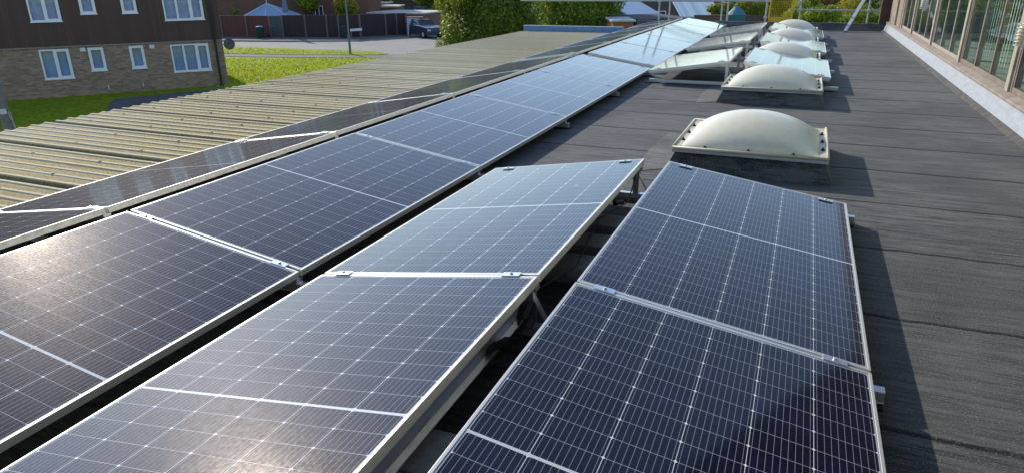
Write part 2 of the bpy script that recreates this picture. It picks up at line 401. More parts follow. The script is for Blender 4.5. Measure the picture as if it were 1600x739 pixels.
# ---------------------------------------------------------------- corrugated roof wing
cb = thing('corrugated_roof_building', 'lean-to wing under mossy yellowish corrugated sheets left of the panels', 'building')
pitch = .14; seq = []; y = -6.0; k = 0
random.seed(5)
X0, X1, Y1c = -7.56, -4.88, 19.05
while y < Y1c-.2:
    lap = (k % 6 == 0)
    h = .0125+random.uniform(-.002, .003)
    if lap:
        prof_ = [(0, -.052), (.040, -.060), (.085, -.020), (.100, h), (.119, h), (.130, -.008)]
    else:
        prof_ = [(0, -.010), (.030, -.007), (.096, .004), (.101, h), (.120, h), (.130, -.008)]
    for dy, z in prof_: seq.append((y+dy, z-.004))
    y += pitch; k += 1
seq.append((y, -.02))
cm = MB(); nx = 10
for i in range(nx+1):
    x = X0+(X1-X0)*i/nx
    for j, (yy, z) in enumerate(seq):
        cm.v.append((x+(random.uniform(-.008, .008) if i == 0 else 0), yy, z+.004*sin(yy*.7+x)))
n = len(seq)
for i in range(nx):
    for j in range(n-1): cm.f.append((i*n+j, i*n+j+1, (i+1)*n+j+1, (i+1)*n+j))
for xb in (-5.45, -6.3, -7.2):
    yb = -6.0+.110; kk = 0
    while yb < Y1c-.3:
        if kk % 3 == 1: cm.tube((xb, yb, .004), (xb, yb, .022), .014, 6)
        yb += pitch; kk += 1
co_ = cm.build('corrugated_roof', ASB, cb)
sm = co_.modifiers.new('thickness', 'SOLIDIFY'); sm.thickness = .008; sm.offset = -1
MB().box(X0+.14, X1-.01, -5.9, Y1c-.25, G, -.09).build('wall', m_brick('wing_brick', (.24, .14, .09), (.3, .19, .12), (.3, .28, .25)), cb)
g_ = MB()
g_.prism([(X0-.13, -.16), (X0-.13, -.06), (X0-.115, -.06), (X0-.105, -.14), (X0-.03, -.14), (X0-.02, -.06), (X0-.005, -.06), (X0-.005, -.16)], -6, Y1c)
fixn(g_.build('gutter', WHITE, cb))
MB().box(-7.5, -4.6, Y1c-.02, Y1c+.16, -.16, .155).build('end_upstand', simple('blue_grey_flashing', (.07, .17, .36), (.12, .24, .42), 7, .5), cb, .01, label='blue grey painted upstand at the far end of the corrugated roof')
MB().box(-7.52, -4.6, Y1c-.01, Y1c+.18, .157, .170).build('coping', simple('pale_coping', (.26, .33, .42), (.2, .27, .36), 5, .6), cb)

# ---------------------------------------------------------------- long window building on the right
wb = thing('windowed_building', 'long building with tall timber framed windows along the right edge of the roof', 'building')
BY0, BY1 = -7., 22.05
SILL = m_board('weathered_sill', (.40, .30, .21), (.50, .42, .32), 1.6, 1, mk='Generated')
SILL = simple('weathered_sill_timber', (.33, .275, .22), (.21, .175, .145), 6, .85, bump=.5)
FLASH = NT('silver_painted_flashing'); P_ = FLASH.wcoord()
FLASH.set(FLASH.mix(FLASH.ramp(FLASH.noise(FLASH.wcoord((1, 1.5, 4)), 3, 7, .7), [(.3, 0.), (.7, 1.)]), (.33, .355, .39), (.24, .265, .30)), .6, .0, .4); FLASH.bump(FLASH.noise(P_, 9, 4), .6, .03)
FLASH = FLASH.m
# cement fillet and flashing with a ragged lower edge
fm = MB(); fl = MB(); NN = 150
random.seed(11)
pr = [0]*(NN+1)
for i in range(NN+1):
    yy = BY0+(BY1-BY0)*i/NN; j = random.uniform(-.012, .012)
    fl.v += [(1.985+j*.3, yy, .02+j), (2.055, yy, .20+j*.3), (2.075, yy, .205), (2.08, yy, -.02)]
    fm.v += [(1.925+j, yy, .001), (1.95+j, yy, .018), (1.99, yy, .040), (2.03, yy, .0)]
for i in range(NN):
    for k in range(3):
        for q in (fl, fm): q.f.append((i*4+k, i*4+k+1, i*4+k+5, i*4+k+4))
fl.build('lead_flashing', FLASH, wb); fm.build('cement_fillet', simple('grubby_fillet', (.12, .11, .10), (.05, .047, .045), 9, .9, bump=.5), wb)
sl = MB(); sl.prism([(2.035, .207), (2.03, .225), (2.035, .245), (2.22, .285), (2.22, .20)], BY0, BY1); fixn(sl.build('sill', SILL, wb))
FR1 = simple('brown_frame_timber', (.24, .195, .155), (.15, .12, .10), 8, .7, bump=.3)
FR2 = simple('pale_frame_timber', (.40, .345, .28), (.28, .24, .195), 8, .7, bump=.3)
posts = [19.3, 17.42, 14.64, 11.88, 8.99, 6.15, 3.3, .45, -2.4, -5.2]
TOPZ = 2.35
for i, yp in enumerate(posts):
    m = MB(); m.box(2.105, 2.20, yp-.065, yp+.065, .262, TOPZ); m.build('post', FR2, wb, .006)
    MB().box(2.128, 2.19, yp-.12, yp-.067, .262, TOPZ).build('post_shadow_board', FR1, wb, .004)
for a, b in zip(posts, posts[1:]):
    n_ = 3 if a-b > 2.3 else 2
    fr = MB(); ya, yb = a-.122, b+.072
    fr.box(2.132, 2.20, yb, ya, .272, .325); fr.box(2.135, 2.20, yb, ya, TOPZ-.08, TOPZ)
    edges = [ya-(ya-yb)*t/n_ for t in range(n_+1)]
    for q in edges[1:-1]: fr.box(2.130, 2.19, q-.022, q+.022, .326, TOPZ-.082)
    fr.box(2.136, 2.20, yb, yb+.035, .326, TOPZ-.082); fr.box(2.136, 2.20, ya-.035, ya, .326, TOPZ-.082)
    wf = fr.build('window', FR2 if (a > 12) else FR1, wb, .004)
    for q0, q1 in zip(edges, edges[1:]):
        MB().box(2.142, 2.148, q1+.03, q0-.03, .3265, TOPZ-.084).build('pane', GLASS, wf)
# blinds inside the nearest bays, room behind
BL = simple('pale_green_blind', (.70, .74, .66), (.58, .63, .55), 3, .8)
bm_ = MB()
for yy in np.arange(9.1, 11.75, .125): bm_.add([(2.27, yy, .40), (2.29, yy+.11, .40), (2.29, yy+.11, 2.3), (2.27, yy, 2.3)], [(0, 1, 2, 3)])
o = bm_.build('blind', BL, wb); sm = o.modifiers.new('t', 'SOLIDIFY'); sm.thickness = .003
bm_ = MB()
for yy in np.arange(3.5, 7.6, .125): bm_.add([(2.27, yy, .40), (2.29, yy+.11, .40), (2.29, yy+.11, 2.3), (2.27, yy, 2.3)], [(0, 1, 2, 3)])
o = bm_.build('blind', BL, wb); sm = o.modifiers.new('t', 'SOLIDIFY'); sm.thickness = .003
ROOM = simple('room_wall', (.42, .46, .42), (.34, .38, .35), 1, .9)
r_ = MB(); r_.box(5.6, 5.7, BY0, 19.4, 0, 2.6); r_.box(2.27, 5.6, BY0, 19.4, .0, .06); r_.box(2.27, 5.6, 19.35, 19.45, .06, 2.6); r_.box(2.27, 5.6, BY0-.1, BY0, .06, 2.6); r_.box(2.25, 5.7, BY0, 19.4, 2.6, 2.7)
r_.box(2.27, 2.33, BY0, 19.4, .06, .27)
r_.build('interior_wall', ROOM, wb)
TANB = m_brick('tan_end_brick', (.26, .19, .14), (.32, .24, .175), (.30, .26, .22))
MB().box(2.10, 5.7, 19.46, BY1, -.2, 2.7).build('end_wall', TANB, wb)
MB().box(2.06, 2.10, 20.28, 20.36, .27, 2.4).build('cover_strip', FR2, wb)
MB().box(1.86, 2.11, BY1+.01, BY1+.24, -1.2, 2.7).build('corner_post', simple('dark_brown_board', (.07, .035, .028), (.10, .05, .04), 5, .7), wb, .01)
MB().box(2.0, 5.9, BY0, BY1+.3, 2.36 if False else 2.71, 2.86).build('roof', FELT2, wb)
MB().box(2.09, 2.12, BY0, 19.4, TOPZ+.002, 2.70).build('fascia', simple('white_fascia', (.6, .6, .57), (.5, .5, .47), 4, .6), wb)
MB().box(2.08, 5.6, BY0, BY1-.1, G, -.15).build('lower_wall', TANB, wb)

# added dark sheet, unseen above the camera, shaped to darken the near right panel
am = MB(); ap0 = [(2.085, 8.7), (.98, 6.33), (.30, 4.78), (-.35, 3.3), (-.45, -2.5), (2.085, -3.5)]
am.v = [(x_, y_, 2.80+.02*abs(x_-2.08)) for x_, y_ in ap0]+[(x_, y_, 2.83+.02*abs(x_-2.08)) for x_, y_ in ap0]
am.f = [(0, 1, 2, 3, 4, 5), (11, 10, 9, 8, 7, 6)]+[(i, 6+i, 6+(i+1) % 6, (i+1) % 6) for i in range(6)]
tag(fixn(am.build('added_dark_sheet', simple('added_sheet_black', (.012, .012, .013), rough=.9))), 'unseen dark sheet added overhead to make the dark reflection in the near right panel', 'added_dark_sheet')
# bulkhead lights on the window posts
def bulkhead(y, z, label):
    t = thing('bulkhead_light', label, 'wall light', (2.0, y, z), 0, 'oval bulkhead lights on the window posts')
    m = MB(); A, B = 10, 16
    def oval(xo, sy, sz): return [(xo, sy*cos(2*pi*i/B), sz*sin(2*pi*i/B)) for i in range(B)]
    rings = [oval(.098, .075, .14), oval(.06, .085, .15), oval(.05, .07, .13)]
    for r in rings: m.v += r
    for a in range(2):
        for i in range(B): m.f.append((a*B+i, a*B+(i+1) % B, (a+1)*B+(i+1) % B, (a+1)*B+i))
    m.build('rim', WHITE, t, smooth=False)
    d = MB()
    rs = [(.052, .069, .129), (.02, .06, .11), (.0, .035, .07)]
    for r in rs: d.v += oval(*r)
    d.v.append((-.006, 0, 0))
    for a in range(2):
        for i in range(B): d.f.append((a*B+i, a*B+(i+1) % B, (a+1)*B+(i+1) % B, (a+1)*B+i))
    for i in range(B): d.f.append((2*B+i, 2*B+(i+1) % B, 3*B))
    d.build('diffuser', simple('amber_diffuser', (.62, .52, .34), (.5, .42, .3), 8, .35), t, smooth=True)
    gd = MB()
    for k in range(-3, 4):
        z_ = k*.034; wy = .07*math.sqrt(max(0, 1-(z_/.13)**2))
        gd.path([(.05, -wy, z_), (.0, -wy*.8, z_), (-.012, 0, z_), (.0, wy*.8, z_), (.05, wy, z_)], .004, 5)
    gd.path([(-.012, 0, -.11), (-.014, 0, 0), (-.012, 0, .11)], .004, 5)
    gd.build('guard', WHITE, t)
    MB().box(.09, .105, -.04, .04, -.08, .08).build('back_plate', WHITE, t)
bulkhead(8.60, .88, 'white oval caged bulkhead light at the right edge, nearest one on the window posts')
bulkhead(15.72, .95, 'white oval bulkhead light high on the far window post, smaller in view')

# ================================================================== SOLAR PANELS
TH = .15312; CT, ST = cos(TH), sin(TH)
X1R, X2R, X3R, X4R = -.7388, -.9054, -3.2677, -3.4435
ZL = .12; JY0, PT = 2.4645, 2.114
def make_panel():
    t = thing('solar_panel', 'x', 'solar panel')
    fr = MB(); lip = .011; hz = .035
    for (x0, x1, y0, y1) in ((0, lip, 0, PLEN), (PWID-lip, PWID, 0, PLEN), (lip, PWID-lip, 0, lip), (lip, PWID-lip, PLEN-lip, PLEN)):
        fr.box(x0, x1, y0, y1, -hz, 0)
    fr.box(lip, .03, lip, PLEN-lip, -hz, -hz+.002); fr.box(PWID-.03, PWID-lip, lip, PLEN-lip, -hz, -hz+.002)
    fr.build('frame', ALU, t, .0012)
    g = MB(); g.poly([(lip, lip, -.0018), (PWID-lip, lip, -.0018), (PWID-lip, PLEN-lip, -.0018), (lip, PLEN-lip, -.0018)])
    g.build('glass', SOLAR, t)
    b = MB(); b.box(lip, PWID-lip, lip, PLEN-lip, -.009, -.006); b.build('backsheet', BACK, t)
    j = MB()
    for xx in (.25, .55, .85): j.box(xx-.03, xx+.03, PLEN/2-.05, PLEN/2+.05, -.024, -.0095)
    j.build('junction_box', DARKPL, t)
    return t
proto = make_panel(); used = [False]
def panel(xhigh, side, y0, zl, label, group):
    """side +1: slopes down to +x from its high edge, -1: down to -x.  y0 = near end"""
    o = proto if not used[0] else dup(proto); used[0] = True
    zh = zl+PWID*ST
    jz = random.uniform(-.0035, .0035)
    if side > 0: o.location = (xhigh, y0, zh+jz); o.rotation_euler = (0, TH+jz*.4, 0)
    else: o.location = (xhigh-PWID*CT, y0, zl+jz); o.rotation_euler = (0, -TH+jz*.4, 0)
    o['label'] = label; o['group'] = group; return o
ordn = ['nearest', 'second', 'third', 'fourth', 'fifth', 'sixth', 'seventh', 'eighth', 'ninth', 'tenth']
GP = 'solar panels on tilted frames on the flat roof'
def jy(k): return JY0+k*PT
for k, nm in ((-1, 'nearest, running out of the bottom of the photo'), (0, 'directly in front of the first skylight')):
    panel(X1R, 1, jy(k)+.01, ZL, 'dark blue panel of the right-hand row, '+nm, GP)
for k, nm in ((-1, 'nearest one with sun glare'), (0, 'silvery far one')):
    panel(X2R, -1, jy(k)+.01, ZL, 'middle row panel rising to the right, '+nm, GP)
BL2 = .30
for i in range(10):
    y0 = jy(-1+i)+.01-.02+(BL2 if i >= 5 else 0)
    where = 'before the cross gap' if i < 5 else 'beyond the cross gap'
    panel(X3R, 1, y0, ZL, '%s solar panel of the long purple-blue row %s, counted from the camera' % (ordn[i].capitalize(), where), GP)
    panel(X4R, -1, y0, ZL, '%s green-grey solar panel sloping to the corrugated roof, %s' % (ordn[i].capitalize(), where), GP)
PC = [10.07, 13.46, 16.85]; ZC = .19
for i, y0 in enumerate(PC):
    panel(X1R+.02, 1, y0, ZC, 'pale sky-reflecting panel lying between skylights, right of the ridge, %s of three' % ['first', 'second', 'last'][i], GP)
    panel(X2R, -1, y0, ZC, 'silvery panel rising towards the skylights with a dark gap beneath, %s of three' % ['first', 'second', 'last'][i], GP)

# mounting frames: base rail, brackets, sloping rails with cover strips and clamps
def rail_prof(m, xa, za, xb, zb, y, wd, ht):
    """bar of width wd (y) and height ht running in the xz plane; z is the top"""
    d = Vector((xb-xa, 0, zb-za)); L = d.length; d.normalize(); nrm = Vector((-d.z, 0, d.x)); nrm = nrm if nrm.z > 0 else -nrm
    a = Vector((xa, y, za)); b = Vector((xb, y, zb))
    vs = []
    for p in (a, b):
        for yy, zz in ((-wd/2, 0), (wd/2, 0), (wd/2, -ht), (-wd/2, -ht)): vs.append(p+Vector((0, yy, 0))+nrm*zz)
    m.add(vs, [(0, 1, 2, 3), (7, 6, 5, 4), (0, 4, 5, 1), (1, 5, 6, 2), (2, 6, 7, 3), (3, 7, 4, 0)])
def mount(y, xr, xl, zl, label, joint=True, cover=True, longright=.055, longleft=.055):
    """xr = high edge of the right slope, xl = high edge of the left slope"""
    t = thing('mounting_frame', label, 'mounting frame', (0, y, 0), 0, 'aluminium mounting frames under the panels')
    W = PWID*CT; zh = zl+PWID*ST; fr = .037
    b = MB(); b.box(xl-W-longleft, xr+W+longright, -.022, .022, .018, .056); b.box(xl-W-longleft, xr+W+longright, -.030, .030, .012, .017)
    b.build('base_rail', RAIL, t, .002)
    for xx in (xl-W+.05, (xl+xr)/2, xr+W-.05): MB().box(xx-.10, xx+.10, -.06, .06, .001, .0115).build('rubber_pad', DARKPL, t)
    n_ = 1
    for sgn, xh in ((1, xr), (-1, xl)):
        s = MB(); off = .010
        rail_prof(s, xh+sgn*.005, zh-fr/CT-.001, xh+sgn*(W-.01), zl-fr/CT-.001, 0, .045, .03)
        s.build('sloping_rail', RAIL, t)
        if cover:
            s = MB(); rail_prof(s, xh+sgn*.09, zh-.09*ST/CT-.004, xh+sgn*(W-.09), zl+.09*ST/CT-.004, 0, .0185, .03)
            s.build('cover_strip', RAIL, t)
        lg = MB(); xx = xh+sgn*.035
        lg.box(xx-.02, xx+.02, -.0245, -.0205, .057, zh-fr-.03); lg.box(xx-.02, xx+.02, .0205, .0245, .057, zh-fr-.03)
        lg.box(xh-sgn*.055-.02, xh-sgn*.055+.02, -.021, .021, .0565, .062)
        # inclined web towards the foot
        a, c = Vector((xh-sgn*.055, 0, .062)), Vector((xx, 0, zh-fr-.035))
        rail_prof(lg, a.x, a.z, c.x, c.z, 0, .035, .006)
        lg.build('leg_bracket', RAIL, t)
        for f_ in (.11, .89):
            c = MB(); xx = xh+sgn*W*f_; zz = zh-(zh-zl)*f_; hw = .042
            rail_prof(c, xx-hw, zz+sgn*hw*ST/CT+.0045, xx+hw, zz-sgn*hw*ST/CT+.0045, 0, .040, .004)
            c.tube((xx, 0, zz+.003), (xx, 0, zz+.012), .007, 6)
            c.build('clamp', RAIL, t, .001)
    return t
ra = ['at the bottom edge under the nearest right and middle panels', 'between near and far panels of the right and middle rows', 'at the far ends of the right and middle panels']
for i, k in enumerate((-1, 0, 1)):
    yy = jy(k) if k > -1 else jy(k)+.03
    if k == 1: yy = jy(1)-.06
    if k == 0: yy = jy(0)
    mount(yy, X1R, X2R, ZL, 'Aluminium mounting frame '+ra[i], cover=(k == 0))
for i in range(12):
    blk = 0 if i < 6 else 1; k = i-1 if i < 6 else i-2
    yy = jy(k)-.02+(BL2 if blk else 0)
    if i in (0, 6): yy += .045
    if i in (5, 11): yy -= .045
    where = 'left rows, %s cross frame %s' % (['first', 'second', 'third', 'fourth', 'fifth', 'last'][i % 6], 'before the gap' if not blk else 'past the gap')
    mount(yy, X3R, X4R, ZL, 'Aluminium mounting frame, '+where, cover=(i not in (0, 5, 6, 11)), longright=.02, longleft=.02)
for i, y0 in enumerate(PC):
    for yy, e in ((y0+.12, 'near'), (y0+PLEN-.12, 'far')):
        mount(yy, X1R+.02, X2R, ZC, 'Aluminium mounting frame under the %s end of the %s panel pair between the skylights' % (e, ['first', 'second', 'last'][i]), cover=False, longright=.11, longleft=.0)

# ballast slabs in the ridge gap
def slab(x, y, rz, label, z=.10):
    m = MB(); m.box(-.22, .22, -.105, .105, -.09, 0)
    o = m.build('ballast_block', CONC, None, .006); o.location = (x, y, z); o.rotation_euler = (0, 0, rz); tag(o, label, 'concrete block', 'concrete ballast blocks between the panel ridges')
slab(-.95, 1.50, .02, 'grey concrete block in the ridge gap at the bottom of the photo')
slab(-.95, 1.28, -.02, 'grey concrete block just nearer than the bottom block, almost hidden')
slab(-.98, 3.14, .03, 'concrete block in the ridge gap just past the panel joint', .085)
slab(-.98, 3.50, 0, 'concrete block in the ridge gap, middle of three behind the joint', .075)
slab(-.98, 3.86, .02, 'concrete block in the ridge gap, farthest of three behind the joint', .07)
wp = MB()
rail_prof(wp, -.95, .145, -.925, .262, 1.72, 1.2, .0015); wp.box(-.955, -.92, 1.12, 2.32, .140, .1435)
tag(fixn(wp.build('wind_plate', RAIL)), 'long bare metal plate under the raised edge of the nearest middle panel', 'metal plate')
cbm = MB()
random.seed(9)
for k in range(5):
    pts = [Vector((-.93+random.uniform(-.03, .03), 2.0+.13*j, .13+.05*sin(j*1.3+k)+random.uniform(-.02, .02))) for j in range(5)]
    cbm.path(pts, .0045, 6)
cbm.path([(-.93, 2.5, .2), (-.90, 3.0, .12), (-.93, 3.5, .20), (-.90, 4.1, .12), (-.93, 4.45, .22)], .004, 6)
cbm.tube((-.95, 2.02, .16), (-.90, 2.10, .17), .016, 8); cbm.tube((-.93, 3.86, .18), (-.90, 3.93, .17), .016, 8)
tag(cbm.build('cable_bundle', DARKPL), 'tangle of thin black cables hanging under the middle row ridge', 'cables')

# ================================================================== SKYLIGHTS
def dome_mat():
    m = NT('opal_acrylic'); n = m.noise(m.wcoord(), 2.5, 4)
    c = m.mix(n, (.68, .63, .48), (.72, .69, .57))
    dirt = m.noise(m.wcoord((1, 1, 3)), 12, 5, .7); c = m.mix(m.math('MULTIPLY', m.ramp(dirt, [(.42, 0.), (.68, 1.)]), .22), c, (.44, .40, .31))
    m.set(c, .32, 0, .4); m.b.inputs['Coat Weight'].default_value = .05; m.b.inputs['Subsurface Weight'].default_value = .5; m.b.inputs['Subsurface Radius'].default_value = (.2, .16, .1); m.b.inputs['Subsurface Scale'].default_value = .3
    return m.m
DOME = dome_mat()
FLM = simple('yellowed_flange', (.62, .53, .36), (.50, .45, .36), 5, .45)
CURBF = simple('curb_edge_metal', (.42, .43, .43), (.3, .29, .27), 9, .6, bump=.3)
def skylight():
    t = thing('skylight', 'x', 'skylight', group='domed skylights along the roof')
    fx0, fx1, fy0, fy1 = 0, 1.15, 0, 1.20; zt = .165
    c = MB(); o_ = .045
    vs = [(fx0-o_, fy0-o_+.03, 0), (fx1+o_, fy0-o_+.03, 0), (fx1+o_, fy1+o_, 0), (fx0-o_, fy1+o_, 0), (fx0+.03, fy0+.045, zt), (fx1-.03, fy0+.045, zt), (fx1-.03, fy1-.03, zt), (fx0+.03, fy1-.03, zt)]
    c.add(vs, [(0, 1, 5, 4), (1, 2, 6, 5), (2, 3, 7, 6), (3, 0, 4, 7), (4, 5, 6, 7)])
    c.build('curb', FELT2, t)
    e = MB(); e.box(fx0, fx1, fy0, fy1, zt-.012, zt+.012)
    e.build('curb_cap', CURBF, t, .004)
    # flange ring (flat, hollow) with a rolled edge
    f = MB(); R = .085
    f.box(fx0+.004, fx1-.004, fy0+.004, fy0+R, zt+.013, zt+.024); f.box(fx0+.004, fx1-.004, fy1-R, fy1-.004, zt+.013, zt+.024)
    f.box(fx0+.004, fx0+R, fy0+R, fy1-R, zt+.013, zt+.024); f.box(fx1-R, fx1-.004, fy0+R, fy1-R, zt+.013, zt+.024)
    f.build('flange', FLM, t, .003)
    f = MB()
    zc = zt+.026
    for a, b in (((fx0+.006, fy0+.006, zc), (fx1-.006, fy0+.006, zc)), ((fx0+.006, fy1-.006, zc), (fx1-.006, fy1-.006, zc)), ((fx0+.006, fy0+.006, zc), (fx0+.006, fy1-.006, zc)), ((fx1-.006, fy0+.006, zc), (fx1-.006, fy1-.006, zc))): f.tube(a, b, .011, 8)
    f.build('rolled_edge', FLM, t, smooth=True)
    # blown dome: square plan, rounded
    d = MB(); n = 36; cx, cy, ax, ay = .575, .60, .575-.062, .60-.062; hgt = .222
    for i in range(n+1):
        for j in range(n+1):
            u, v = -1+2*i/n, -1+2*j/n
            u = math.sin(u*pi/2); v = math.sin(v*pi/2)
            q = max(0, (1-abs(u)**2.1)*(1-abs(v)**2.1))
            d.v.append((cx+ax*u, cy+ay*v, zt+.022+hgt*q**.72))
    for i in range(n):
        for j in range(n): d.f.append((i*(n+1)+j, (i+1)*(n+1)+j, (i+1)*(n+1)+j+1, i*(n+1)+j+1))
    d.build('dome', DOME, t, smooth=True)
    for (bx, by) in [(.25, .042), (.575, .042), (.90, .042), (.25, 1.158), (.575, 1.158), (.90, 1.158)]+[(.042, .30+.3*k) for k in range(3)]+[(1.108, .30+.3*k) for k in range(3)]:
        b = MB(); b.tube((bx, by, zt+.024), (bx, by, zt+.032), .016, 10); b.tube((bx, by, zt+.032), (bx, by, zt+.046), .010, 6, .007); b.build('bolt', DARKPL, t)
    return t
sk = skylight()
nm = ['large opal domed skylight nearest the camera, behind the front right panel', 'domed skylight second from the camera, its curb in full shade', 'domed skylight third from the camera, behind the first pale panel', 'domed skylight fourth from the camera', 'farthest domed skylight, beside the yellow gate']
for i, y in enumerate(SKY):
    if i == 0: o = sk
    else: o = dup(sk)
    o.location = (-.86, y-.02, 0); o.rotation_euler = (0, 0, [0, .004, -.006, .003, 0][i]); o['label'] = nm[i]

# ================================================================== SCAFFOLD GUARDRAIL AND GATE
sc = thing('scaffold_guardrail', 'galvanised scaffold tube guardrail standing beyond the far end of the roof', 'scaffolding', (0, 0, 0))
YS = 22.62
def standard(x, top=1.9, y=YS): MB().tube((x, y, G), (x, y, top), .0242, 12).build('standard', GALV, sc, smooth=False)
for x in (-4.32, -2.42, -1.14, -.20, 1.60): standard(x)
for x in (-4.06, -2.28): standard(x, 1.9, YS+.35)
MB().tube((-9., YS-.05, .73), (-1.0, YS-.05, .75), .0242, 12).build('ledger', GALV, sc)
MB().tube((-9., YS+.4, .96), (-1.0, YS+.4, .98), .0242, 12).build('ledger', GALV, sc)
MB().tube((-.35, YS-.05, .52), (1.86, YS-.05, .50), .0242, 12).build('ledger', GALV, sc)
MB().tube((-.35, YS-.05, 1.02), (1.86, YS-.05, 1.02), .0242, 12).build('ledger', GALV, sc)
MB().tube((-1.2, YS-.05, 1.28), (-.1, YS-.05, 1.28), .0242, 12).build('ledger', GALV, sc)
for x, z in ((-4.32, .73), (-2.42, .74), (-1.14, .75), (-.20, .52), (1.60, .50), (-1.14, .28), (-.24, .72)):
    MB().box(x-.045, x+.045, YS-.085, YS+.045, z-.04, z+.04).build('coupler', GALV, sc, .01)
br = MB(); br.box(-.045, .045, -.02, .02, 0, 1.35)
o = br.build('brace', GALV, None)
tag(o, 'long perforated metal strut leaning against the scaffold at the far right', 'strut'); o.name = 'leaning_strut'
A_, B_ = Vector((1.02, 21.35, .02)), Vector((1.56, 22.50, 1.12)); o.location = A_
o.rotation_euler = (B_-A_).to_track_quat('Z', 'Y').to_euler()
YEL = simple('yellow_powder_coat', (.72, .52, .02), (.60, .42, .02), 6, .45)
gt = thing('safety_gate', 'yellow mesh scaffold safety gate beyond the far end of the roof', 'safety gate', (-1.03, YS-.12, .14))
f = MB()
for x in (0, .62): f.tube((x, 0, 0), (x, 0, 1.15), .024, 10)
for z in (.02, 1.13): f.tube((0, 0, z), (.62, 0, z), .020, 10)
f.build('frame', YEL, gt)
MB().box(.02, .60, -.006, .006, .03, .17).build('kick_plate', YEL, gt)
ms = MB()
for k in range(1, 13): ms.tube((k*.62/13, 0, .17), (k*.62/13, 0, 1.12), .0042, 5)
for k in range(1, 20): ms.tube((.01, 0, .17+k*.048), (.61, 0, .17+k*.048), .0042, 5)
ms.build('mesh_infill', YEL, gt)

# ================================================================== FOLIAGE
def leaves(name, lobes, n, size, mat, seed, parent=None, flat=.35):
    """leaf faces scattered through lobes [(cx,cy,cz,rx,ry,rz)], more of them toward the skin of each lobe"""
    r = np.random.default_rng(seed); L = np.array(lobes, float)
    wgt = L[:, 3]*L[:, 4]*L[:, 5]; wgt = wgt**.67; wgt /= wgt.sum()
    idx = r.choice(len(L), n, p=wgt)
    d = r.normal(size=(n, 3)); d /= np.linalg.norm(d, axis=1)[:, None]
    rad_ = np.clip(1-np.abs(r.normal(0, .16, n)), .2, 1.0)+r.exponential(.06, n)
    c = L[idx, :3]+d*rad_[:, None]*L[idx, 3:]
    nr = d+r.normal(0, .55, (n, 3)); nr[:, 2] += flat; nr /= np.linalg.norm(nr, axis=1)[:, None]
    t = np.cross(nr, r.normal(size=(n, 3))); t /= np.linalg.norm(t, axis=1)[:, None]; b = np.cross(nr, t)
    s = size*r.uniform(.6, 1.35, n)[:, None]
    v = np.stack([c-t*s, c+b*s*.45+nr*s*.08, c+t*s, c-b*s*.45+nr*s*.08], 1).reshape(-1, 3)
    me = bpy.data.meshes.new(name); me.vertices.add(4*n); me.vertices.foreach_set('co', v.ravel())
    me.loops.add(4*n); me.loops.foreach_set('vertex_index', np.arange(4*n)); me.polygons.add(n)
    me.polygons.foreach_set('loop_start', np.arange(0, 4*n, 4)); me.polygons.foreach_set('loop_total', np.full(n, 4)); me.update(); me.validate()
    me.materials.append(mat); o = bpy.data.objects.new(name, me); COL.objects.link(o)
    if parent: o.parent = parent
    return o
def rlobes(c, R, k, seed, rr=(.28, .5), zmin=None):
    r = random.Random(seed); out = [(c[0], c[1], c[2], R[0]*.72, R[1]*.72, R[2]*.75)]
    for i in range(k):
        a = r.uniform(0, 2*pi); z = r.uniform(-.85, .95); q = math.sqrt(1-z*z)
        s = r.uniform(*rr); e = 1-s*.75
        out.append((c[0]+R[0]*q*cos(a)*e, c[1]+R[1]*q*sin(a)*e, c[2]+R[2]*z*e, R[0]*s, R[1]*s, R[2]*s*.85))
    return out
BARK = simple('bark', (.10, .075, .05), (.06, .045, .03), 8, .9, bump=.6)
LF_DARK = m_leaf('dark_bush_leaf', (.028, .058, .012), (.085, .14, .020), (.22, .28, .025))
LF_MID = m_leaf('mid_leaf', (.055, .10, .014), (.13, .20, .022), (.29, .36, .03))
LF_YEL = m_leaf('yellow_green_leaf', (.10, .15, .015), (.19, .24, .02), (.30, .32, .03))
LF_GOLD = m_leaf('golden_leaf', (.22, .20, .02), (.32, .28, .025), (.40, .34, .04))
LF_RED = m_leaf('russet_leaf', (.12, .06, .03), (.20, .10, .05), (.26, .16, .06))
def tree(name, cat, label, base, R, zc, n, size, mat, seed, lob=16, core=True, group=None):
    t = thing(name, label, cat, base, 0, group)
    leaves('crown', rlobes((0, 0, zc), R, lob, seed), n, size, mat, seed, t)
    tr = MB(); r = random.Random(seed)
    rb = max(.03, R[0]*.06)
    tr.tube((0, 0, 0), (0.05, 0, zc), rb, 8, rb*.6)
    for i in range(7):
        a = r.uniform(0, 2*pi); z0 = zc*r.uniform(.35, .9)
        tr.tube((0, 0, z0), (R[0]*.6*cos(a), R[1]*.6*sin(a), z0+R[2]*r.uniform(.3, .8)), rb*.5, 6, rb*.12)
    tr.build('trunk', BARK, t)
    return t
def dep(u, v, d): q = ray(u, v); return O+q*(d/q.dot(CF))
def at(u, v, d): p = dep(u, v, d); return (p.x, p.y)
x, y = at(768, 40, 33); tree('large_bush', 'bush', 'large dark leafy bush with sunlit left side, behind the corrugated roof', (x, y, G), (2.35, 2.2, 2.9), 2.75, 34000, .075, LF_DARK, 1, 26)
x, y = at(712, 60, 32.5); tree('large_bush', 'bush', 'small bright green bush at the left foot of the large dark bush', (x, y, G), (.95, .9, 1.55), 1.45, 9000, .065, LF_MID, 2, 14)
x, y = at(705, 25, 34.5); tree('large_bush', 'bush', 'tall yellow-green shrub leaning out of the dark bush\'s left side', (x, y, G), (.75, .8, 2.2), 3.7, 9000, .07, LF_YEL, 12, 14)
x, y = at(905, 15, 38); tree('leafy_tree', 'tree', 'broad leafy tree in front of the blue upstand, right of the dark bush', (x, y, G), (2.5, 2.4, 3.0), 3.0, 34000, .085, LF_MID, 3, 26)
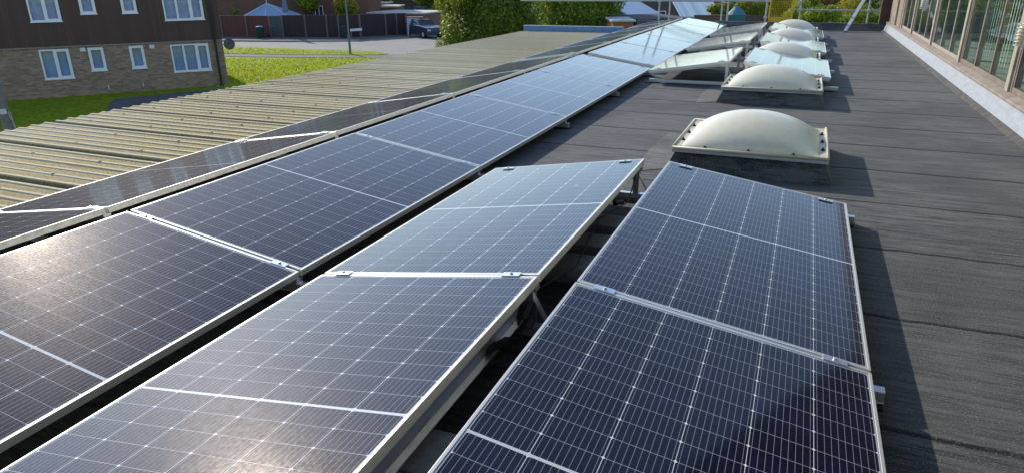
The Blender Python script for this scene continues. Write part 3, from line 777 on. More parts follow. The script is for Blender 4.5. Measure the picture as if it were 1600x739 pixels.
x, y = at(478, 6, 64); tree('round_tree', 'tree', 'round yellow-green tree behind the fence by the conservatory', (x, y, G), (1.4, 1.2, 1.6), 3.3, 8000, .11, LF_YEL, 4, 10)
x, y = at(541, 22, 62); tree('garden_bush', 'bush', 'round bush with golden top rising above the fence', (x, y, G), (1.15, .8, 1.25), 2.25, 6500, .10, LF_GOLD, 5, 10)
x, y = at(545, 28, 61.2); tree('garden_bush', 'bush', 'dark green bush growing against the golden bush', (x, y, G), (.85, .35, .85), 1.75, 3500, .09, LF_DARK, 6, 8)
x, y = at(366, 19, 61.5); tree('garden_bush', 'bush', 'tiny yellow shrub peeping over the red brown fence', (x, y, G), (.40, .3, .35), 2.1, 900, .08, LF_YEL, 7, 5)

# tufts of grass on the lawn and verge
rg = np.random.default_rng(21); nt = 15000
A1 = np.array([(-37, 34), (-26, 25), (-11, 22), (-25, 38)])
uu, vv = rg.random(nt), rg.random(nt)
pxs = np.stack([340+uu*380, 72+vv*66], 1); pp = np.array([tuple(onz(float(a), float(b), G+.03)) for a, b in pxs])
okk = ~((pxs[:, 1] > 84.8) & (pxs[:, 1] < 91.8)) & ((pxs[:, 0] < 590)) & (pxs[:, 1] > 75+(pxs[:, 0]-355)*.038)
pp = pp[okk]; nt = len(pp); hh = rg.uniform(.03, .11, nt); an = rg.uniform(0, pi, nt); wd = rg.uniform(.03, .09, nt)
dx, dy = np.cos(an)*wd, np.sin(an)*wd; lx, ly = rg.normal(0, .03, nt), rg.normal(0, .03, nt)
V = np.zeros((nt, 3, 3)); V[:, 0] = pp; V[:, 0, 0] -= dx; V[:, 0, 1] -= dy; V[:, 1] = pp; V[:, 1, 0] += dx; V[:, 1, 1] += dy; V[:, 2] = pp; V[:, 2, 0] += lx; V[:, 2, 1] += ly; V[:, 2, 2] += hh
tm_ = bpy.data.meshes.new('grass_tufts'); tm_.from_pydata(V.reshape(-1, 3).tolist(), [], np.arange(3*nt).reshape(-1, 3).tolist()); tm_.materials.append(m_leaf('grass_blade', (.17, .26, .015), (.30, .39, .022), (.42, .46, .05), .35))
to_ = bpy.data.objects.new('grass_tufts', tm_); COL.objects.link(to_); to_['kind'] = 'stuff'; tag(to_, 'sunlit tufts of grass covering the lawn and verge', 'grass')

# ================================================================== LEFT APARTMENT BUILDING
hb = Vector((-25.3, 25.5, G)); hu = Vector((-.6408, -.7677, 0)); ang = math.atan2(hu.y, hu.x)   # local x runs along the facade to the left
ap = thing('apartment_building', 'two-storey flats with brick ground floor and dark timber cladding above, at the left', 'building', hb, ang)
# local: x along wall, y: into building is  -> normal to camera is +y? (rotation of (0,1) by ang)
ny = Vector((-sin(ang), cos(ang), 0)); front = 1 if ny.dot(Vector((.768, -.64, 0))) > 0 else -1
def L2(yy): return yy*front
BRK = m_brick('mixed_brown_brick', (.19, .115, .085), (.40, .28, .20), (.26, .225, .195))
CLAD = m_board('dark_timber_cladding', (.078, .046, .038), (.108, .066, .055), .14, 0)
ZB = -1.21-G
def fbox(m, x0, x1, y0, y1, z0, z1): m.box(x0, x1, min(L2(y0), L2(y1)), max(L2(y0), L2(y1)), z0, z1); return m
wins = [  # x0,x1,z0,z1,n panes
    (6.21, 7.30, -2.51-G, -1.27-G, 2), (4.91, 5.50, -2.26-G, -1.27-G, 1), (3.33, 3.91, -2.26-G, -1.27-G, 1), (.63, 2.24, -2.53-G, -1.30-G, 3),
    (6.19, 7.30, -.14-G, 1.10-G, 2), (4.86, 5.45, .12-G, 1.10-G, 1), (3.29, 3.88, .11-G, 1.10-G, 1), (.60, 2.24, -.24-G, 1.05-G, 3)]
def wall_with_holes(x0, x1, z0, z1, holes, y0, y1):
    """bands of box pieces round the openings"""
    m = MB(); xs_ = sorted({x0, x1}|{h[0] for h in holes}|{h[1] for h in holes})
    for a, b in zip(xs_, xs_[1:]):
        hs = sorted([h for h in holes if h[0] <= a+1e-6 and h[1] >= b-1e-6], key=lambda h: h[2]); z = z0
        for h in hs:
            if h[2] > z: fbox(m, a, b, y0, y1, z, h[2])
            z = h[3]
        if z < z1: fbox(m, a, b, y0, y1, z, z1)
    return m
wall_with_holes(0, 16, 0, ZB, wins[:4], -.3, 0).build('lower_wall', BRK, ap)
wall_with_holes(0.0, 16, ZB+.06, 7.6, wins[4:], -.3, .05).build('upper_cladding', CLAD, ap)
m = MB(); fbox(m, 0, 16, -.28, .09, ZB+.002, ZB+.055); m.build('string_course', simple('weathered_band', (.30, .27, .25), (.2, .18, .17), 5, .8), ap)
m = MB(); fbox(m, 0, 16, -8, -.31, 0, 7.6); m.build('core', DARK, ap)
m = MB(); fbox(m, -.012, -.002, -8, -.0, 0, ZB); m.build('end_wall', BRK, ap)
m = MB(); fbox(m, -.012, -.002, -8, -.0, ZB+.06, 7.6); m.build('end_cladding', CLAD, ap)
m = MB(); prf = [(-.5, 7.6), (-8.4, 7.6), (-4.2, 9.4)]
m.add([(-.2, L2(.45), 7.6), (-.2, L2(-8.4), 7.6), (-.2, L2(-4), 9.4), (16.2, L2(.45), 7.6), (16.2, L2(-8.4), 7.6), (16.2, L2(-4), 9.4)], [(0, 1, 2), (3, 5, 4), (0, 2, 5, 3), (1, 4, 5, 2), (0, 3, 4, 1)])
m.build('roof', simple('roof_tile', (.12, .07, .05), (.09, .055, .045), 4, .8), ap)
for (a, b, z0, z1, n_) in wins:
    up = z0 > ZB; yo = .05 if up else 0
    f = MB(); t_ = .065
    fbox(f, a, b, yo-.09, yo+.015, z0, z0+t_); fbox(f, a, b, yo-.09, yo+.015, z1-t_, z1)
    fbox(f, a, a+t_, yo-.09, yo+.015, z0+t_, z1-t_); fbox(f, b-t_, b, yo-.09, yo+.015, z0+t_, z1-t_)
    for k in range(1, n_): q = a+(b-a)*k/n_; fbox(f, q-.045, q+.045, yo-.085, yo+.012, z0+t_, z1-t_)
    wf = f.build('window', UPVC, ap)
    s = MB(); fbox(s, a-.03, b+.03, yo+.016, yo+.06, z0-.03, z0+.012); s.build('sill', UPVC, wf)
    # opening sash of the left light
    s = MB(); q0, q1 = a+(b-a)/n_*0+t_, a+(b-a)/n_-.046
    if n_ == 1: q1 = b-t_
    for (c0, c1, d0, d1) in ((q0, q1, z0+t_, z0+t_+.045), (q0, q1, z1-t_-.045, z1-t_), (q0, q0+.045, z0+t_+.045, z1-t_-.045), (q1-.045, q1, z0+t_+.045, z1-t_-.045)):
        fbox(s, c0, c1, yo-.07, yo+.022, d0, d1)
    s.build('sash', UPVC, wf)
    for k in range(n_):
        c0, c1 = a+(b-a)*k/n_+.05, a+(b-a)*(k+1)/n_-.05
        g = MB(); fbox(g, c0, c1, yo-.052, yo-.046, z0+t_, z1-t_); g.build('pane', GLASS2, wf)
    g = MB(); nn = int((b-a)/.06)
    pts = [(a+.02+(b-a-.04)*i/nn, L2(yo-.15+.018*(i % 2))) for i in range(nn+1)]
    zt_ = z1-.03; zb_ = z0+.05 if not up else z0+(z1-z0)*.05
    g.v = [(p[0], p[1], zz) for p in pts for zz in (zb_, zt_)]
    g.f = [(2*i, 2*i+1, 2*i+3, 2*i+2) for i in range(nn)]
    g.build('net_curtain', NET, wf)
    if n_ > 1 or True:
        g = MB(); fbox(g, a+.03, b-.03, yo-.125, yo-.12, z1-.45, z1-.05); g.build('roller_blind', simple('cream_blind', (.52, .53, .52), (.45, .46, .45), 2, .8), wf)
m = MB(); 
m.tube((.32, L2(.14), .02), (.32, L2(.14), 7.5), .055, 10); m.build('downpipe', simple('black_pipe', (.02, .018, .02), rough=.5), ap)
for vx in (5.68, 2.98):
    m = MB(); fbox(m, vx-.1, vx+.1, .001, .03, -1.42-G, -1.26-G); m.build('vent', WHITE, ap)
m = MB(); fbox(m, 9.2, 9.55, .001, .02, -2.0-G, -1.85-G); m.build('vent', DARK, ap, label='dark rectangular air brick low on the wall')
for vx, vz in ((3.62, -3.02-G), (5.0, -3.05-G)):
    m = MB(); m.tube((vx, L2(.0), vz+.12), (vx, L2(.09), vz+.12), .02, 8); m.tube((vx, L2(.09), vz+.12), (vx-.01, L2(.09), vz-.03), .02, 8); m.build('overflow_pipe', WHITE, ap)
# satellite dish on the corner
sdh = thing('satellite_dish', 'round dark satellite dish fixed to the corner of the brick flats', 'satellite dish', hb+Vector((0.30, .12, -1.38-G)), 0)
d = MB(); n_ = 20
dirn = Vector((.62, -.76, .22)).normalized(); U = dirn.orthogonal().normalized(); V = dirn.cross(U); c0 = Vector((0, 0, 0))
for r_, off in ((0, -.05), (.12, -.045), (.2, -.025), (.255, 0)):
    for i in range(n_): d.v.append(c0+dirn*off+r_*(U*cos(2*pi*i/n_)+V*sin(2*pi*i/n_)))
for a in range(3):
    for i in range(n_): d.f.append((a*n_+i, a*n_+(i+1) % n_, (a+1)*n_+(i+1) % n_, (a+1)*n_+i))
o = d.build('dish', simple('weathered_dish', (.10, .10, .10), (.07, .07, .07), 6, .6), sdh); q = o.modifiers.new('t', 'SOLIDIFY'); q.thickness = .012
m = MB(); m.path([dirn*-.05, Vector((-.12, .02, -.02)), Vector((-.34, -.1, -.02))], .02); m.path([dirn*-.02-V*.24, dirn*.27], .012); m.build('arm', GALV, sdh)
m = MB(); m.tube(dirn*.25, dirn*.33, .035, 10); m.build('receiver', DARKPL, sdh)
# grey post at the left edge
bx, by = at(3, 162, 20)
gp = thing('grey_post', 'weathered grey post with a small white plate at the left edge of the photo', 'post', (bx, by, G))
m = MB(); m.tube((0, 0, 0), (0, 0, 2.0), .14, 14, .125); m.tube((0, 0, 2.0), (0, 0, 2.07), .125, 14, .06); m.build('shaft', simple('weathered_post', (.17, .16, .16), (.24, .22, .21), 9, .85, bump=.4), gp)
m = MB(); m.box(-.06, .10, -.155, -.135, 1.12, 1.27); o = m.build('plate', WHITE, gp); o.rotation_euler = (0, 0, .75)
m = MB(); m.path([(.12, -.02, 1.17), (.24, .02, 1.15), (.25, .02, .85), (.28, .02, .70)], .012); m.path([(.17, 0, 1.16), (.22, 0, .95), (.26, .02, .93)], .010); m.build('bracket', GALV, gp)

# ================================================================== FENCE, STREET AND WHAT STANDS BEHIND
FENR = m_board('red_brown_fence_boards', (.105, .038, .034), (.14, .055, .045), .13, 0)
FEND = m_board('dark_fence_boards', (.040, .028, .032), (.062, .042, .044), .13, 0)
FP = simple('concrete_fence_post', (.14, .115, .105), (.19, .16, .14), 6, .85)
def fence(name, label, ppx, hgt, mat, grp=None):
    """ppx = base pixels of the posts, a fence following the back of the pavement"""
    P = [onz(u, v, G) for u, v in ppx]; b = P[0]
    t = thing('garden_fence', label, 'fence', b, 0, grp)
    for i, p in enumerate(P):
        m = MB(); m.box(-.06, .06, -.06, .06, 0, hgt+.03); o = m.build('fence_post', FP, t); o.location = p-b
        if i+1 < len(P):
            d = P[i+1]-p; a = math.atan2(d.y, d.x); L_ = d.length
            m = MB(); m.box(.065, L_-.065, .0, .025, .08, hgt); m.box(.065, L_-.065, -.02, .045, hgt, hgt+.03); m.box(.065, L_-.065, -.03, .03, .0, .075)
            o = m.build('fence_panel', mat, t); o.location = p-b; o.rotation_euler = (0, 0, a)
    return t
fence('', 'red brown boarded garden fence left of the grey gate', [(290, 59.5), (349, 59.5), (388, 60), (424, 60.5)], 1.82, FENR)
fence('', 'dark boarded garden fence right of the grey gate, behind the lamp post', [(444, 60.5), (479.5, 60.5), (513, 60.5), (531, 60.5), (564, 60), (604, 57.5), (621, 56.5), (636, 56)], 1.86, FEND)
a_, b_ = onz(425.5, 60.5, G), onz(442.5, 60.5, G); d = b_-a_
gt2 = thing('garden_gate', 'narrow grey boarded garden gate between the two fences', 'gate', a_, math.atan2(d.y, d.x))
MB().box(.03, d.length-.03, 0, .04, .05, 1.85).build('gate_leaf', m_board('grey_gate_boards', (.07, .08, .085), (.10, .11, .11), .12, 0), gt2)
MB().box(.1, .14, -.03, .0, .95, 1.1).build('handle', GALV, gt2)
# wheelie bins
def bin_(p, rz, label, lidm):
    t = thing('wheelie_bin', label, 'bin', p, rz, 'wheelie bins along the fence')
    m = MB(); m.add([(-.22, -.28, .06), (.22, -.28, .06), (.22, .25, .06), (-.22, .25, .06), (-.29, -.36, .98), (.29, -.36, .98), (.29, .34, .98), (-.29, .34, .98)], [(3, 2, 1, 0), (4, 5, 6, 7), (0, 1, 5, 4), (1, 2, 6, 5), (2, 3, 7, 6), (3, 0, 4, 7)])
    m.build('bin_body', simple('green_bin_plastic', (.018, .05, .035), rough=.5), t, .02)
    m = MB(); m.prism([(-.30, 0), (.30, 0), (.28, .06), (0, .10), (-.28, .06)], -.38, .36, Matrix.Translation((0, 0, .985))); fixn(m.build('lid', lidm, t, .01))
    for sx in (-1, 1):
        m = MB(); m.tube((sx*.24, .24, .1), (sx*.30, .24, .1), .1, 14); m.build('wheel', DARKPL, t)
BLUE = simple('blue_lid', (.03, .22, .62), (.025, .18, .52), 5, .45)
bin_(onz(408, 62, G)+Vector((.0, -.0, 0)), .6, 'green wheelie bin with bright blue lid, against the red brown fence', BLUE)
bin_(onz(539, 61.5, G), .6, 'green wheelie bin with dark blue lid, behind the lamp post', simple('dark_blue_lid', (.015, .05, .15), rough=.5))
m = MB(); m.tube((0, 0, 0), (0, 0, .34), .13, 14, .2); o = m.build('plant_pot', simple('dark_pot', (.05, .05, .055), rough=.7)); o.location = onz(420.5, 61, G); tag(o, 'small dark plant pot beside the blue-lidded bin', 'plant pot')
# lamp post
lp = thing('lamp_post', 'tall slim grey lamp post on the grass verge casting a long shadow', 'lamp post', onz(547.5, 85.5, G))
m = MB(); m.tube((0, 0, 0), (0, 0, 1.25), .085, 14, .08); m.tube((0, 0, 1.25), (0, 0, 1.32), .08, 14, .05); m.build('base_column', simple('painted_column', (.20, .23, .26), (.16, .18, .21), 6, .6), lp)
m = MB(); m.tube((0, 0, 1.32), (0, 0, 7.5), .05, 12, .035); m.tube((0, 0, 7.5), (.5, -.4, 7.7), .03, 8); m.build('pole', simple('grey_pole', (.24, .26, .28), (.20, .21, .23), 6, .5), lp)
m = MB(); m.box(.4, .95, -.55, -.35, 7.66, 7.78); m.build('lamp_head', simple('lamp_head_grey', (.3, .3, .3), rough=.5), lp, .03)
# street name plate on two short posts
a_ = onz(549, 64, G); b_ = onz(566, 62.5, G); d = b_-a_
ns = thing('street_name_plate', 'low white street name board on two posts, right of the lamp post', 'street sign', a_, math.atan2(d.y, d.x))
MB().box(-.05, d.length+.02, -.06, -.035, .72, .92).build('board', UPVC, ns)
for xx in (.05, d.length-.08): MB().box(xx-.04, xx+.04, -.034, .03, 0, .9).build('leg', FP, ns)

# house behind the fence
def house(name, label, px_l, px_r, dpt, zt, mat, depth=6, roofz=None, cat='house'):
    pl = dep(px_l[0], px_l[1], dpt[0]); pr = dep(px_r[0], px_r[1], dpt[1]); pl.z = pr.z = G
    d = pr-pl; t = thing(name, label, cat, pl, math.atan2(d.y, d.x)); L_ = d.length
    MB().box(0, L_, 0, depth, 0, zt).build('wall', mat, t)
    if roofz:
        m = MB(); m.add([(-.2, -.35, zt), (L_+.2, -.35, zt), (L_+.2, depth+.3, zt), (-.2, depth+.3, zt), (-.2, depth/2, roofz), (L_+.2, depth/2, roofz)], [(0, 1, 5, 4), (2, 3, 4, 5), (0, 4, 3), (1, 2, 5), (0, 3, 2, 1)])
        m.build('roof', simple(name+'_tiles', (.11, .07, .055), (.08, .05, .045), 5, .85), t)
    return t, L_
HBK = m_brick('dark_red_brick', (.16, .078, .058), (.21, .105, .075), (.16, .12, .10))
hs, L_ = house('brick_house', 'dark red brick house behind the boarded fence and conservatory', (300, 30), (577, 30), (66, 66), 5.2, HBK, 7, 7.6)
def hwin(t, x0, x1, z0, z1, n_=1):
    f = MB(); f.box(x0, x1, -.03, .03, z0, z0+.07); f.box(x0, x1, -.03, .03, z1-.07, z1); f.box(x0, x0+.07, -.03, .03, z0+.07, z1-.07); f.box(x1-.07, x1, -.03, .03, z0+.07, z1-.07)
    for k in range(1, n_): q = x0+(x1-x0)*k/n_; f.box(q-.035, q+.035, -.03, .03, z0+.07, z1-.07)
    wf = f.build('window', UPVC, t); MB().box(x0+.07, x1-.07, -.012, -.006, z0+.07, z1-.07).build('pane', simple('dark_pane', (.05, .06, .08), rough=.08), wf)
hwin(hs, 4.3, 5.0, 3.0, 4.2); hwin(hs, 12.0, 12.8, 1.2, 2.35, 2); hwin(hs, 15.2, 16.3, 3.3, 4.4, 2); hwin(hs, 10.5, 11.6, 3.4, 4.5, 2)
# conservatory: hipped blue roof on white frame walls
cp = dep(376, 26, 60); cq = dep(455, 26, 60); cp.z = cq.z = G; d = cq-cp
cv = thing('conservatory', 'conservatory with a pale blue hipped glass roof behind the fence', 'conservatory', cp, math.atan2(d.y, d.x)); LC = d.length
ze = dep(415, 27, 60).z-G; za = dep(410, 6, 61.5).z-G
CVR = NT('blue_polycarbonate'); CVR.set((.20, .33, .50), .25, 0, .5); CVR = CVR.m
ap_ = Vector((LC*.42, 1.6, za)); ring = [Vector(q) for q in ((0, .35, ze), (.35, 0, ze), (LC*.5, -.15, ze), (LC-.35, 0, ze), (LC, .35, ze), (LC, 3.0, ze), (0, 3.0, ze))]
rm = MB()
for i in range(len(ring)): rm.add([ring[i], ring[(i+1) % len(ring)], ap_], [(0, 1, 2)])
rm.build('glass_roof', CVR, cv)
bb = MB()
for i, q in enumerate(ring): bb.tube(q+Vector((0, 0, .02)), ap_+Vector((0, 0, .02)), .035, 6)
for a, b in zip(ring, ring[1:]):
    bb.tube(a, b, .06, 6); mid = (a+b)/2; bb.tube(mid+Vector((0, 0, .02)), ap_+Vector((0, 0, .02)), .028, 6)
    for k in (.25, .75): mid = a.lerp(b, k); bb.tube(mid+Vector((0, 0, .02)), ap_.lerp(mid, .08)+Vector((0, 0, .02)), .02, 6)
bb.tube(ap_, ap_+Vector((0, 0, .8)), .05, 6, .02)
bb.build('glazing_bars', simple('pale_blue_bars', (.45, .55, .68), rough=.4), cv)
MB().box(.1, LC-.1, .35, 2.9, 0, ze-.05).build('wall', simple('conservatory_wall', (.25, .3, .36), rough=.3), cv)
q = dep(446, 18, 58); 
pa = thing('closed_parasol', 'slim closed blue parasol standing right of the conservatory', 'parasol', (q.x, q.y, G))
MB().tube((0, 0, 0), (0, 0, 4.3), .025, 8).build('pole', UPVC, pa); MB().tube((0, 0, 2.1), (0, 0, 4.1), .26, 10, .03).build('canopy', simple('blue_canvas', (.16, .22, .36), rough=.8), pa)

# flat roofed garages beyond
GB = m_brick('garage_brick', (.20, .10, .075), (.26, .14, .1), (.2, .17, .15))
RW = simple('pale_roof_felt', (.55, .50, .47), (.42, .39, .38), 3, .8)
def garage(label, l, r, dl, dr, zpx, depth, doors=()):
    pl = dep(l[0], l[1], dl); pr = dep(r[0], r[1], dr); zt = (pl.z+pr.z)/2-G; pl.z = pr.z = G; d = pr-pl
    t = thing('flat_roof_garage', label, 'garage', pl, math.atan2(d.y, d.x), 'flat roofed garages beyond the fence'); L_ = d.length
    MB().box(0, L_, 0, depth, 0, zt).build('wall', GB, t); MB().box(-.1, L_+.1, -.15, depth+.1, zt+.002, zt+.13).build('roof', RW, t, .01)
    for x0, x1 in doors:
        MB().box(x0, x1, -.04, -.005, .02, min(2.1, zt-.15)).build('garage_door', simple('pale_blue_door', (.42, .50, .56), (.36, .43, .5), 3, .5), t, label='pale blue garage door')
    return t
garage('low garage with pale roof directly behind the dark fence', (575, 22), (662, 23), 62, 60, 0, 5.0)
garage('garage with pale roof in the middle of the stack of roofs', (570, 12), (620, 13), 72, 72, 0, 5.0)
garage('farthest garage roof, a thin pale strip above the others', (570, 6.5), (606, 6.5), 80, 80, 0, 3.5)
p1 = dep(637, 50, 59); p2 = dep(656, 50, 59); zt = dep(645, 27, 59).z-G; p1.z = p2.z = G; d = p2-p1
gd = thing('garage_block', 'small garage with a pale blue up-and-over door behind the parked cars', 'garage', p1, math.atan2(d.y, d.x))
MB().box(-.1, d.length+.25, .02, 1.2, 0, zt).build('wall', GB, gd); MB().box(0, d.length, -.03, .015, .02, zt-.08).build('garage_door', simple('pale_blue_panel', (.42, .52, .62), (.38, .47, .57), 3, .5), gd)
# cars
def car(label, p, rz, col, roofw=None):
    t = thing('parked_car', label, 'car', p, rz, 'cars parked beyond the fence')
    cm_ = NT('paint'); cm_.set(col, .28, 0, .6); cm_.b.inputs['Coat Weight'].default_value = .6; cm_ = cm_.m
    body = [(-2.05, .32), (-2.08, .62), (-1.95, .88), (-1.25, .96), (-.62, 1.02), (1.55, 1.02), (1.95, .95), (2.03, .6), (2.0, .32), (1.62, .26), (1.5, .5), (1.3, .62), (1.05, .5), (.93, .26), (-.93, .26), (-1.05, .5), (-1.3, .62), (-1.5, .5), (-1.62, .26)]
    m = MB(); m.prism(body, -.84, .84); fixn(m.build('body', cm_, t, .05))
    cab = [(-.70, 1.0), (-.05, 1.42), (.9, 1.46), (1.45, 1.36), (1.85, 1.0)]
    m = MB(); n_ = len(cab)
    m.v = [(x_, -.78+(.14 if z_ > 1.1 else 0), z_) for x_, z_ in cab]+[(x_, .78-(.14 if z_ > 1.1 else 0), z_) for x_, z_ in cab]
    m.f = [tuple(range(n_)), tuple(reversed(range(n_, 2*n_)))]+[(i, n_+i, n_+(i+1) % n_, (i+1) % n_) for i in range(n_)]
    fixn(m.build('windows', simple('car_glass', (.02, .025, .03), rough=.06), t, .02))
    m = MB(); m.v = [(x_, s_*.63, z_) for s_ in (-1, 1) for x_, z_ in ((-.12, 1.41), (.9, 1.47), (1.5, 1.37))]
    m.f = [(0, 1, 4, 3), (1, 2, 5, 4)]; o = m.build('roof_panel', cm_, t); q = o.modifiers.new('t', 'SOLIDIFY'); q.thickness = .035; q.offset = 0
    for s_ in (-1, 1):
        pl_ = MB(); pl_.path([(-.70, s_*.79, 1.01), (-.08, s_*.65, 1.42)], .035, 6); pl_.path([(.55, s_*.785, 1.01), (.6, s_*.645, 1.43)], .035, 6); pl_.path([(1.85, s_*.79, 1.01), (1.45, s_*.65, 1.37)], .045, 6); pl_.build('pillar', cm_, t)
        for wx in (-1.28, 1.28):
            w_ = MB(); w_.tube((wx, s_*.64, .32), (wx, s_*.86, .32), .32, 20); wo = w_.build('wheel', DARKPL, t)
            MB().tube((wx, s_*.861, .32), (wx, s_*.87, .32), .19, 14).build('rim', GALV, wo)
        MB().box(-2.09, -1.98, s_*.7-.14, s_*.7+.14, .62, .76).build('headlight', simple('lamp_glass', (.7, .7, .72), rough=.1), t)
        MB().box(1.97, 2.06, s_*.7-.12, s_*.7+.12, .62, .92).build('tail_light', simple('red_lens', (.4, .02, .02), rough=.2), t)
    return t
p = dep(662, 42, 58.5); car('dark blue hatchback parked by the pale garage door', (p.x, p.y, G), rad(150), (.03, .035, .07))
p = dep(668, 31, 68); car('red car parked behind the dark hatchback, half hidden by the bush', (p.x, p.y, G), rad(140), (.30, .03, .03))
p = dep(660, 15, 84); car('blue car parked farthest away, above the garage roof line', (p.x, p.y, G), rad(175), (.06, .12, .32))
p = dep(690, 26, 68); car('white car parked beyond the red one, beside the bright shrub', (p.x, p.y, G), rad(165), (.7, .7, .7))
# dark backdrop buildings and far trees
g2, L2_ = house('far_house', 'far dark brick terrace behind the parked cars at the top', (590, 0), (760, 0), (105, 100), 7, m_brick('far_brick', (.11, .075, .075), (.15, .10, .09), (.12, .1, .1)), 7, 9.5)
hwin(g2, 3, 4.6, 3.5, 4.8, 2); hwin(g2, 8, 9.6, 3.5, 4.8, 2); hwin(g2, 12, 13.6, 1.2, 2.4, 2)
for i, (u, v, dd, R_, mt, lb) in enumerate([(600, 0, 92, (2.6, 2.6, 2.2), LF_DARK, 'dark far tree above the pale garage roofs'), (668, 2, 96, (3.2, 3, 2.4), LF_DARK, 'dark teal far tree behind the blue car'), (684, 14, 78, (.9, .9, .9), LF_YEL, 'small yellow-green shrub by the far white car')]):
    x, y = at(u, v, dd); tree('far_tree', 'tree', lb, (x, y, G), R_, 3.2 if i < 2 else 1.5, 4500 if i < 2 else 1500, .16 if i < 2 else .12, mt, 40+i, 9)

# right background beyond the end of the roof
RB = m_brick('back_brick', (.10, .078, .08), (.14, .105, .10), (.12, .11, .11))
h3, L3 = house('terrace_house', 'dark terrace house behind the scaffold guardrail', (940, 0), (1300, 0), (50, 56), 5.2, RB, 7, 6.0)
for a in (4.0, 9.5, 12.5): hwin(h3, a, a+1.4, 1.0, 2.3, 2); hwin(h3, a, a+1.4, 3.9, 5.0, 2)
def shed(name, label, cat, l, r, dl, dr, zt_px, depth, roofm, wallm, rise=.0):
    pl = dep(l[0], l[1], dl); pr = dep(r[0], r[1], dr); zt = pl.z-G; pl.z = pr.z = G; d = pr-pl
    t = thing(name, label, cat, pl, math.atan2(d.y, d.x)); L_ = d.length
    MB().box(0, L_, 0, depth, 0, zt).build('wall', wallm, t)
    m = MB(); m.add([(-.1, -.15, zt+.003), (L_+.1, -.15, zt+.003), (L_+.1, depth+.1, zt+rise+.003), (-.1, depth+.1, zt+rise+.003), (-.1, -.15, zt+.08), (L_+.1, -.15, zt+.08), (L_+.1, depth+.1, zt+rise+.08), (-.1, depth+.1, zt+rise+.08)], [(3, 2, 1, 0), (4, 5, 6, 7), (0, 1, 5, 4), (1, 2, 6, 5), (2, 3, 7, 6), (3, 0, 4, 7)]); m.build('roof', roofm, t)
    return t
BR = simple('pale_blue_roof', (.32, .42, .55), (.26, .36, .50), 3, .5)
ORB = m_brick('orange_brick', (.30, .11, .05), (.36, .15, .07), (.3, .22, .17))
shed('garden_shed', 'shed with a plain pale blue sloping roof right of the leafy tree', 'shed', (984, 27), (1030, 27), 42, 43, 0, 2.2, BR, simple('shed_wall', (.06, .045, .05), rough=.8), .75)
shed('brick_outhouse', 'orange brick outhouse with a pale band, just left of the panel ridge', 'outhouse', (958, 35), (990, 34), 33, 33, 0, 2.0, simple('white_trim_roof', (.45, .45, .46), rough=.6), ORB, .05)
q = shed('corrugated_shed', 'shed under a striped blue and white ribbed plastic roof', 'shed', (1066, 29), (1126, 30), 40, 40, 0, 2.4, m_board('ribbed_blue_roof', (.20, .32, .46), (.50, .58, .66), .22, 0), simple('shed_wall_dark', (.05, .04, .045), rough=.8), .80)
shed('brick_outbuilding', 'low dark outbuilding just behind the ridge of the far panels', 'outbuilding', (993, 33), (1075, 33), 34, 35, 0, 3.0, simple('dark_felt_roof', (.07, .065, .07), rough=.8), simple('dark_timber', (.05, .035, .04), rough=.8), .05)
def wallseg(name, label, l, r, dl, dr, mat):
    pl = dep(l[0], l[1], dl); pr = dep(r[0], r[1], dr); zt = pl.z-G; pl.z = pr.z = G; d = pr-pl
    m = MB(); m.box(0, d.length, 0, .22, 0, zt); m.box(-.02, d.length+.02, -.03, .25, zt+.002, zt+.06)
    o = m.build(name, mat); o.location = pl; o.rotation_euler = (0, 0, math.atan2(d.y, d.x)); tag(o, label, 'wall'); return o
wallseg('garden_wall', 'reddish brown garden wall beyond the scaffold, left of the yellow gate', (1085, 26), (1206, 27), 36, 35, m_brick('garden_wall_brick', (.16, .085, .06), (.2, .12, .085), (.2, .17, .15)))
q = dep(1150, 28, 33)
wbt = thing('water_tank', 'squat teal tarpaulin-covered tank beyond the scaffold', 'water tank', (q.x, q.y, G))
m = MB(); m.tube((0, 0, 0), (0, 0, 3.0), .42, 14, .46); m.build('tank_body', simple('teal_plastic', (.03, .12, .15), (.05, .17, .2), 4, .5), wbt)
m = MB(); m.tube((0, 0, 3.0), (0, 0, 3.35), .48, 14, .12); m.build('cover', simple('teal_cover', (.08, .22, .28), (.05, .15, .2), 6, .6), wbt)
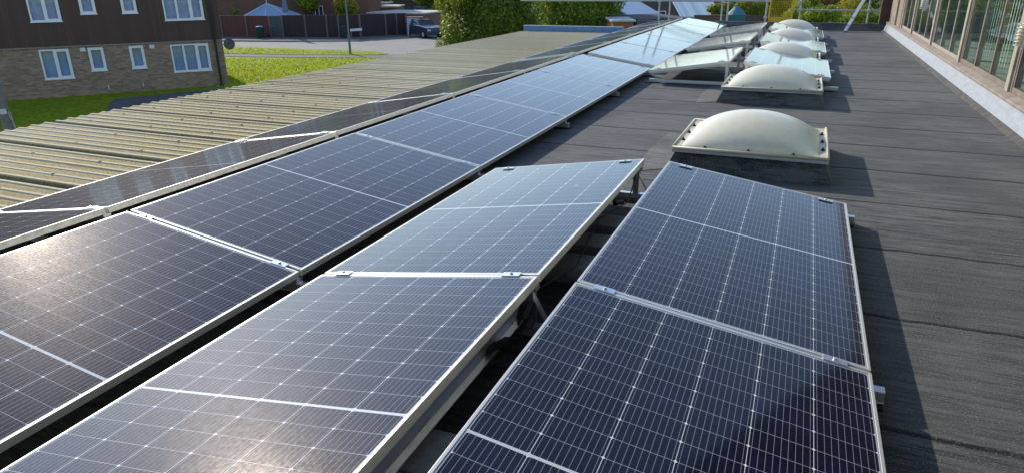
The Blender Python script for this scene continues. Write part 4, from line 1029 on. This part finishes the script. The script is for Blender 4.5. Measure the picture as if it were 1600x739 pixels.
for i, (u, v, dd, R_, mt, lb, nn, sz, zc) in enumerate([
    (1128, 22, 37, (.8, .6, .55), LF_YEL, 'bright yellow-green hedge clump left of the teal tank', 2500, .07, 3.0),
    (1172, 18, 36, (.8, .6, .62), LF_YEL, 'bright yellow-green bush right of the teal tank', 2500, .07, 3.15),
    (1248, 28, 30, (.65, .6, .9), LF_MID, 'green shrub just right of the yellow gate', 3500, .06, 2.9),
    (1285, 36, 29, (.95, .7, .8), LF_MID, 'green spreading shrub behind the far parapet', 4500, .06, 2.85),
    (1322, 30, 32, (.8, .7, .85), LF_GOLD, 'golden yellow shrub left of the leaning strut', 2500, .06, 3.0),
    (1345, 36, 29, (.9, .7, .8), LF_MID, 'green shrub beneath the leaning strut', 4500, .06, 2.8),
    (1290, 4, 38, (1.3, 1.0, 1.2), LF_RED, 'russet leaved shrub behind the golden one', 3500, .08, 4.2),
    (1335, 2, 40, (2.2, 1.2, 2.0), LF_DARK, 'dark tree at the top right behind the strut', 9000, .08, 4.2),
    (1225, 12, 36, (.9, .7, .8), LF_DARK, 'dark shrub seen through the yellow mesh gate', 3000, .07, 3.4),
    (1260, 20, 34, (1.0, .8, 1.2), LF_YEL, 'yellow-green shrub behind the scaffold post', 3500, .07, 3.0)]):
    x, y = at(u, v, dd); tree('garden_shrub', 'shrub', lb, (x, y, G), R_, zc, nn, sz, mt, 60+i, 9)

# tall trees standing behind the houses
for i, (az, dd, hh, lb) in enumerate([(-50, 95, 13, 'tall tree far left behind the brick house'), (-44, 92, 14, 'tall tree behind the left end of the brick house'), (-38, 94, 13, 'tall tree behind the middle of the brick house'), (-32.5, 96, 13, 'tall tree behind the right end of the brick house'), (-27, 100, 12, 'tall tree behind the flat garages'), (-22, 98, 10, 'tall tree behind the far parked cars')]):
    a = rad(az); tree('tall_tree', 'tree', lb, (dd*sin(a), dd*cos(a), G), (5.2, 4.5, hh*.42), hh*.58, 3600, .34, LF_DARK if i % 2 else LF_MID, 80+i, 12)
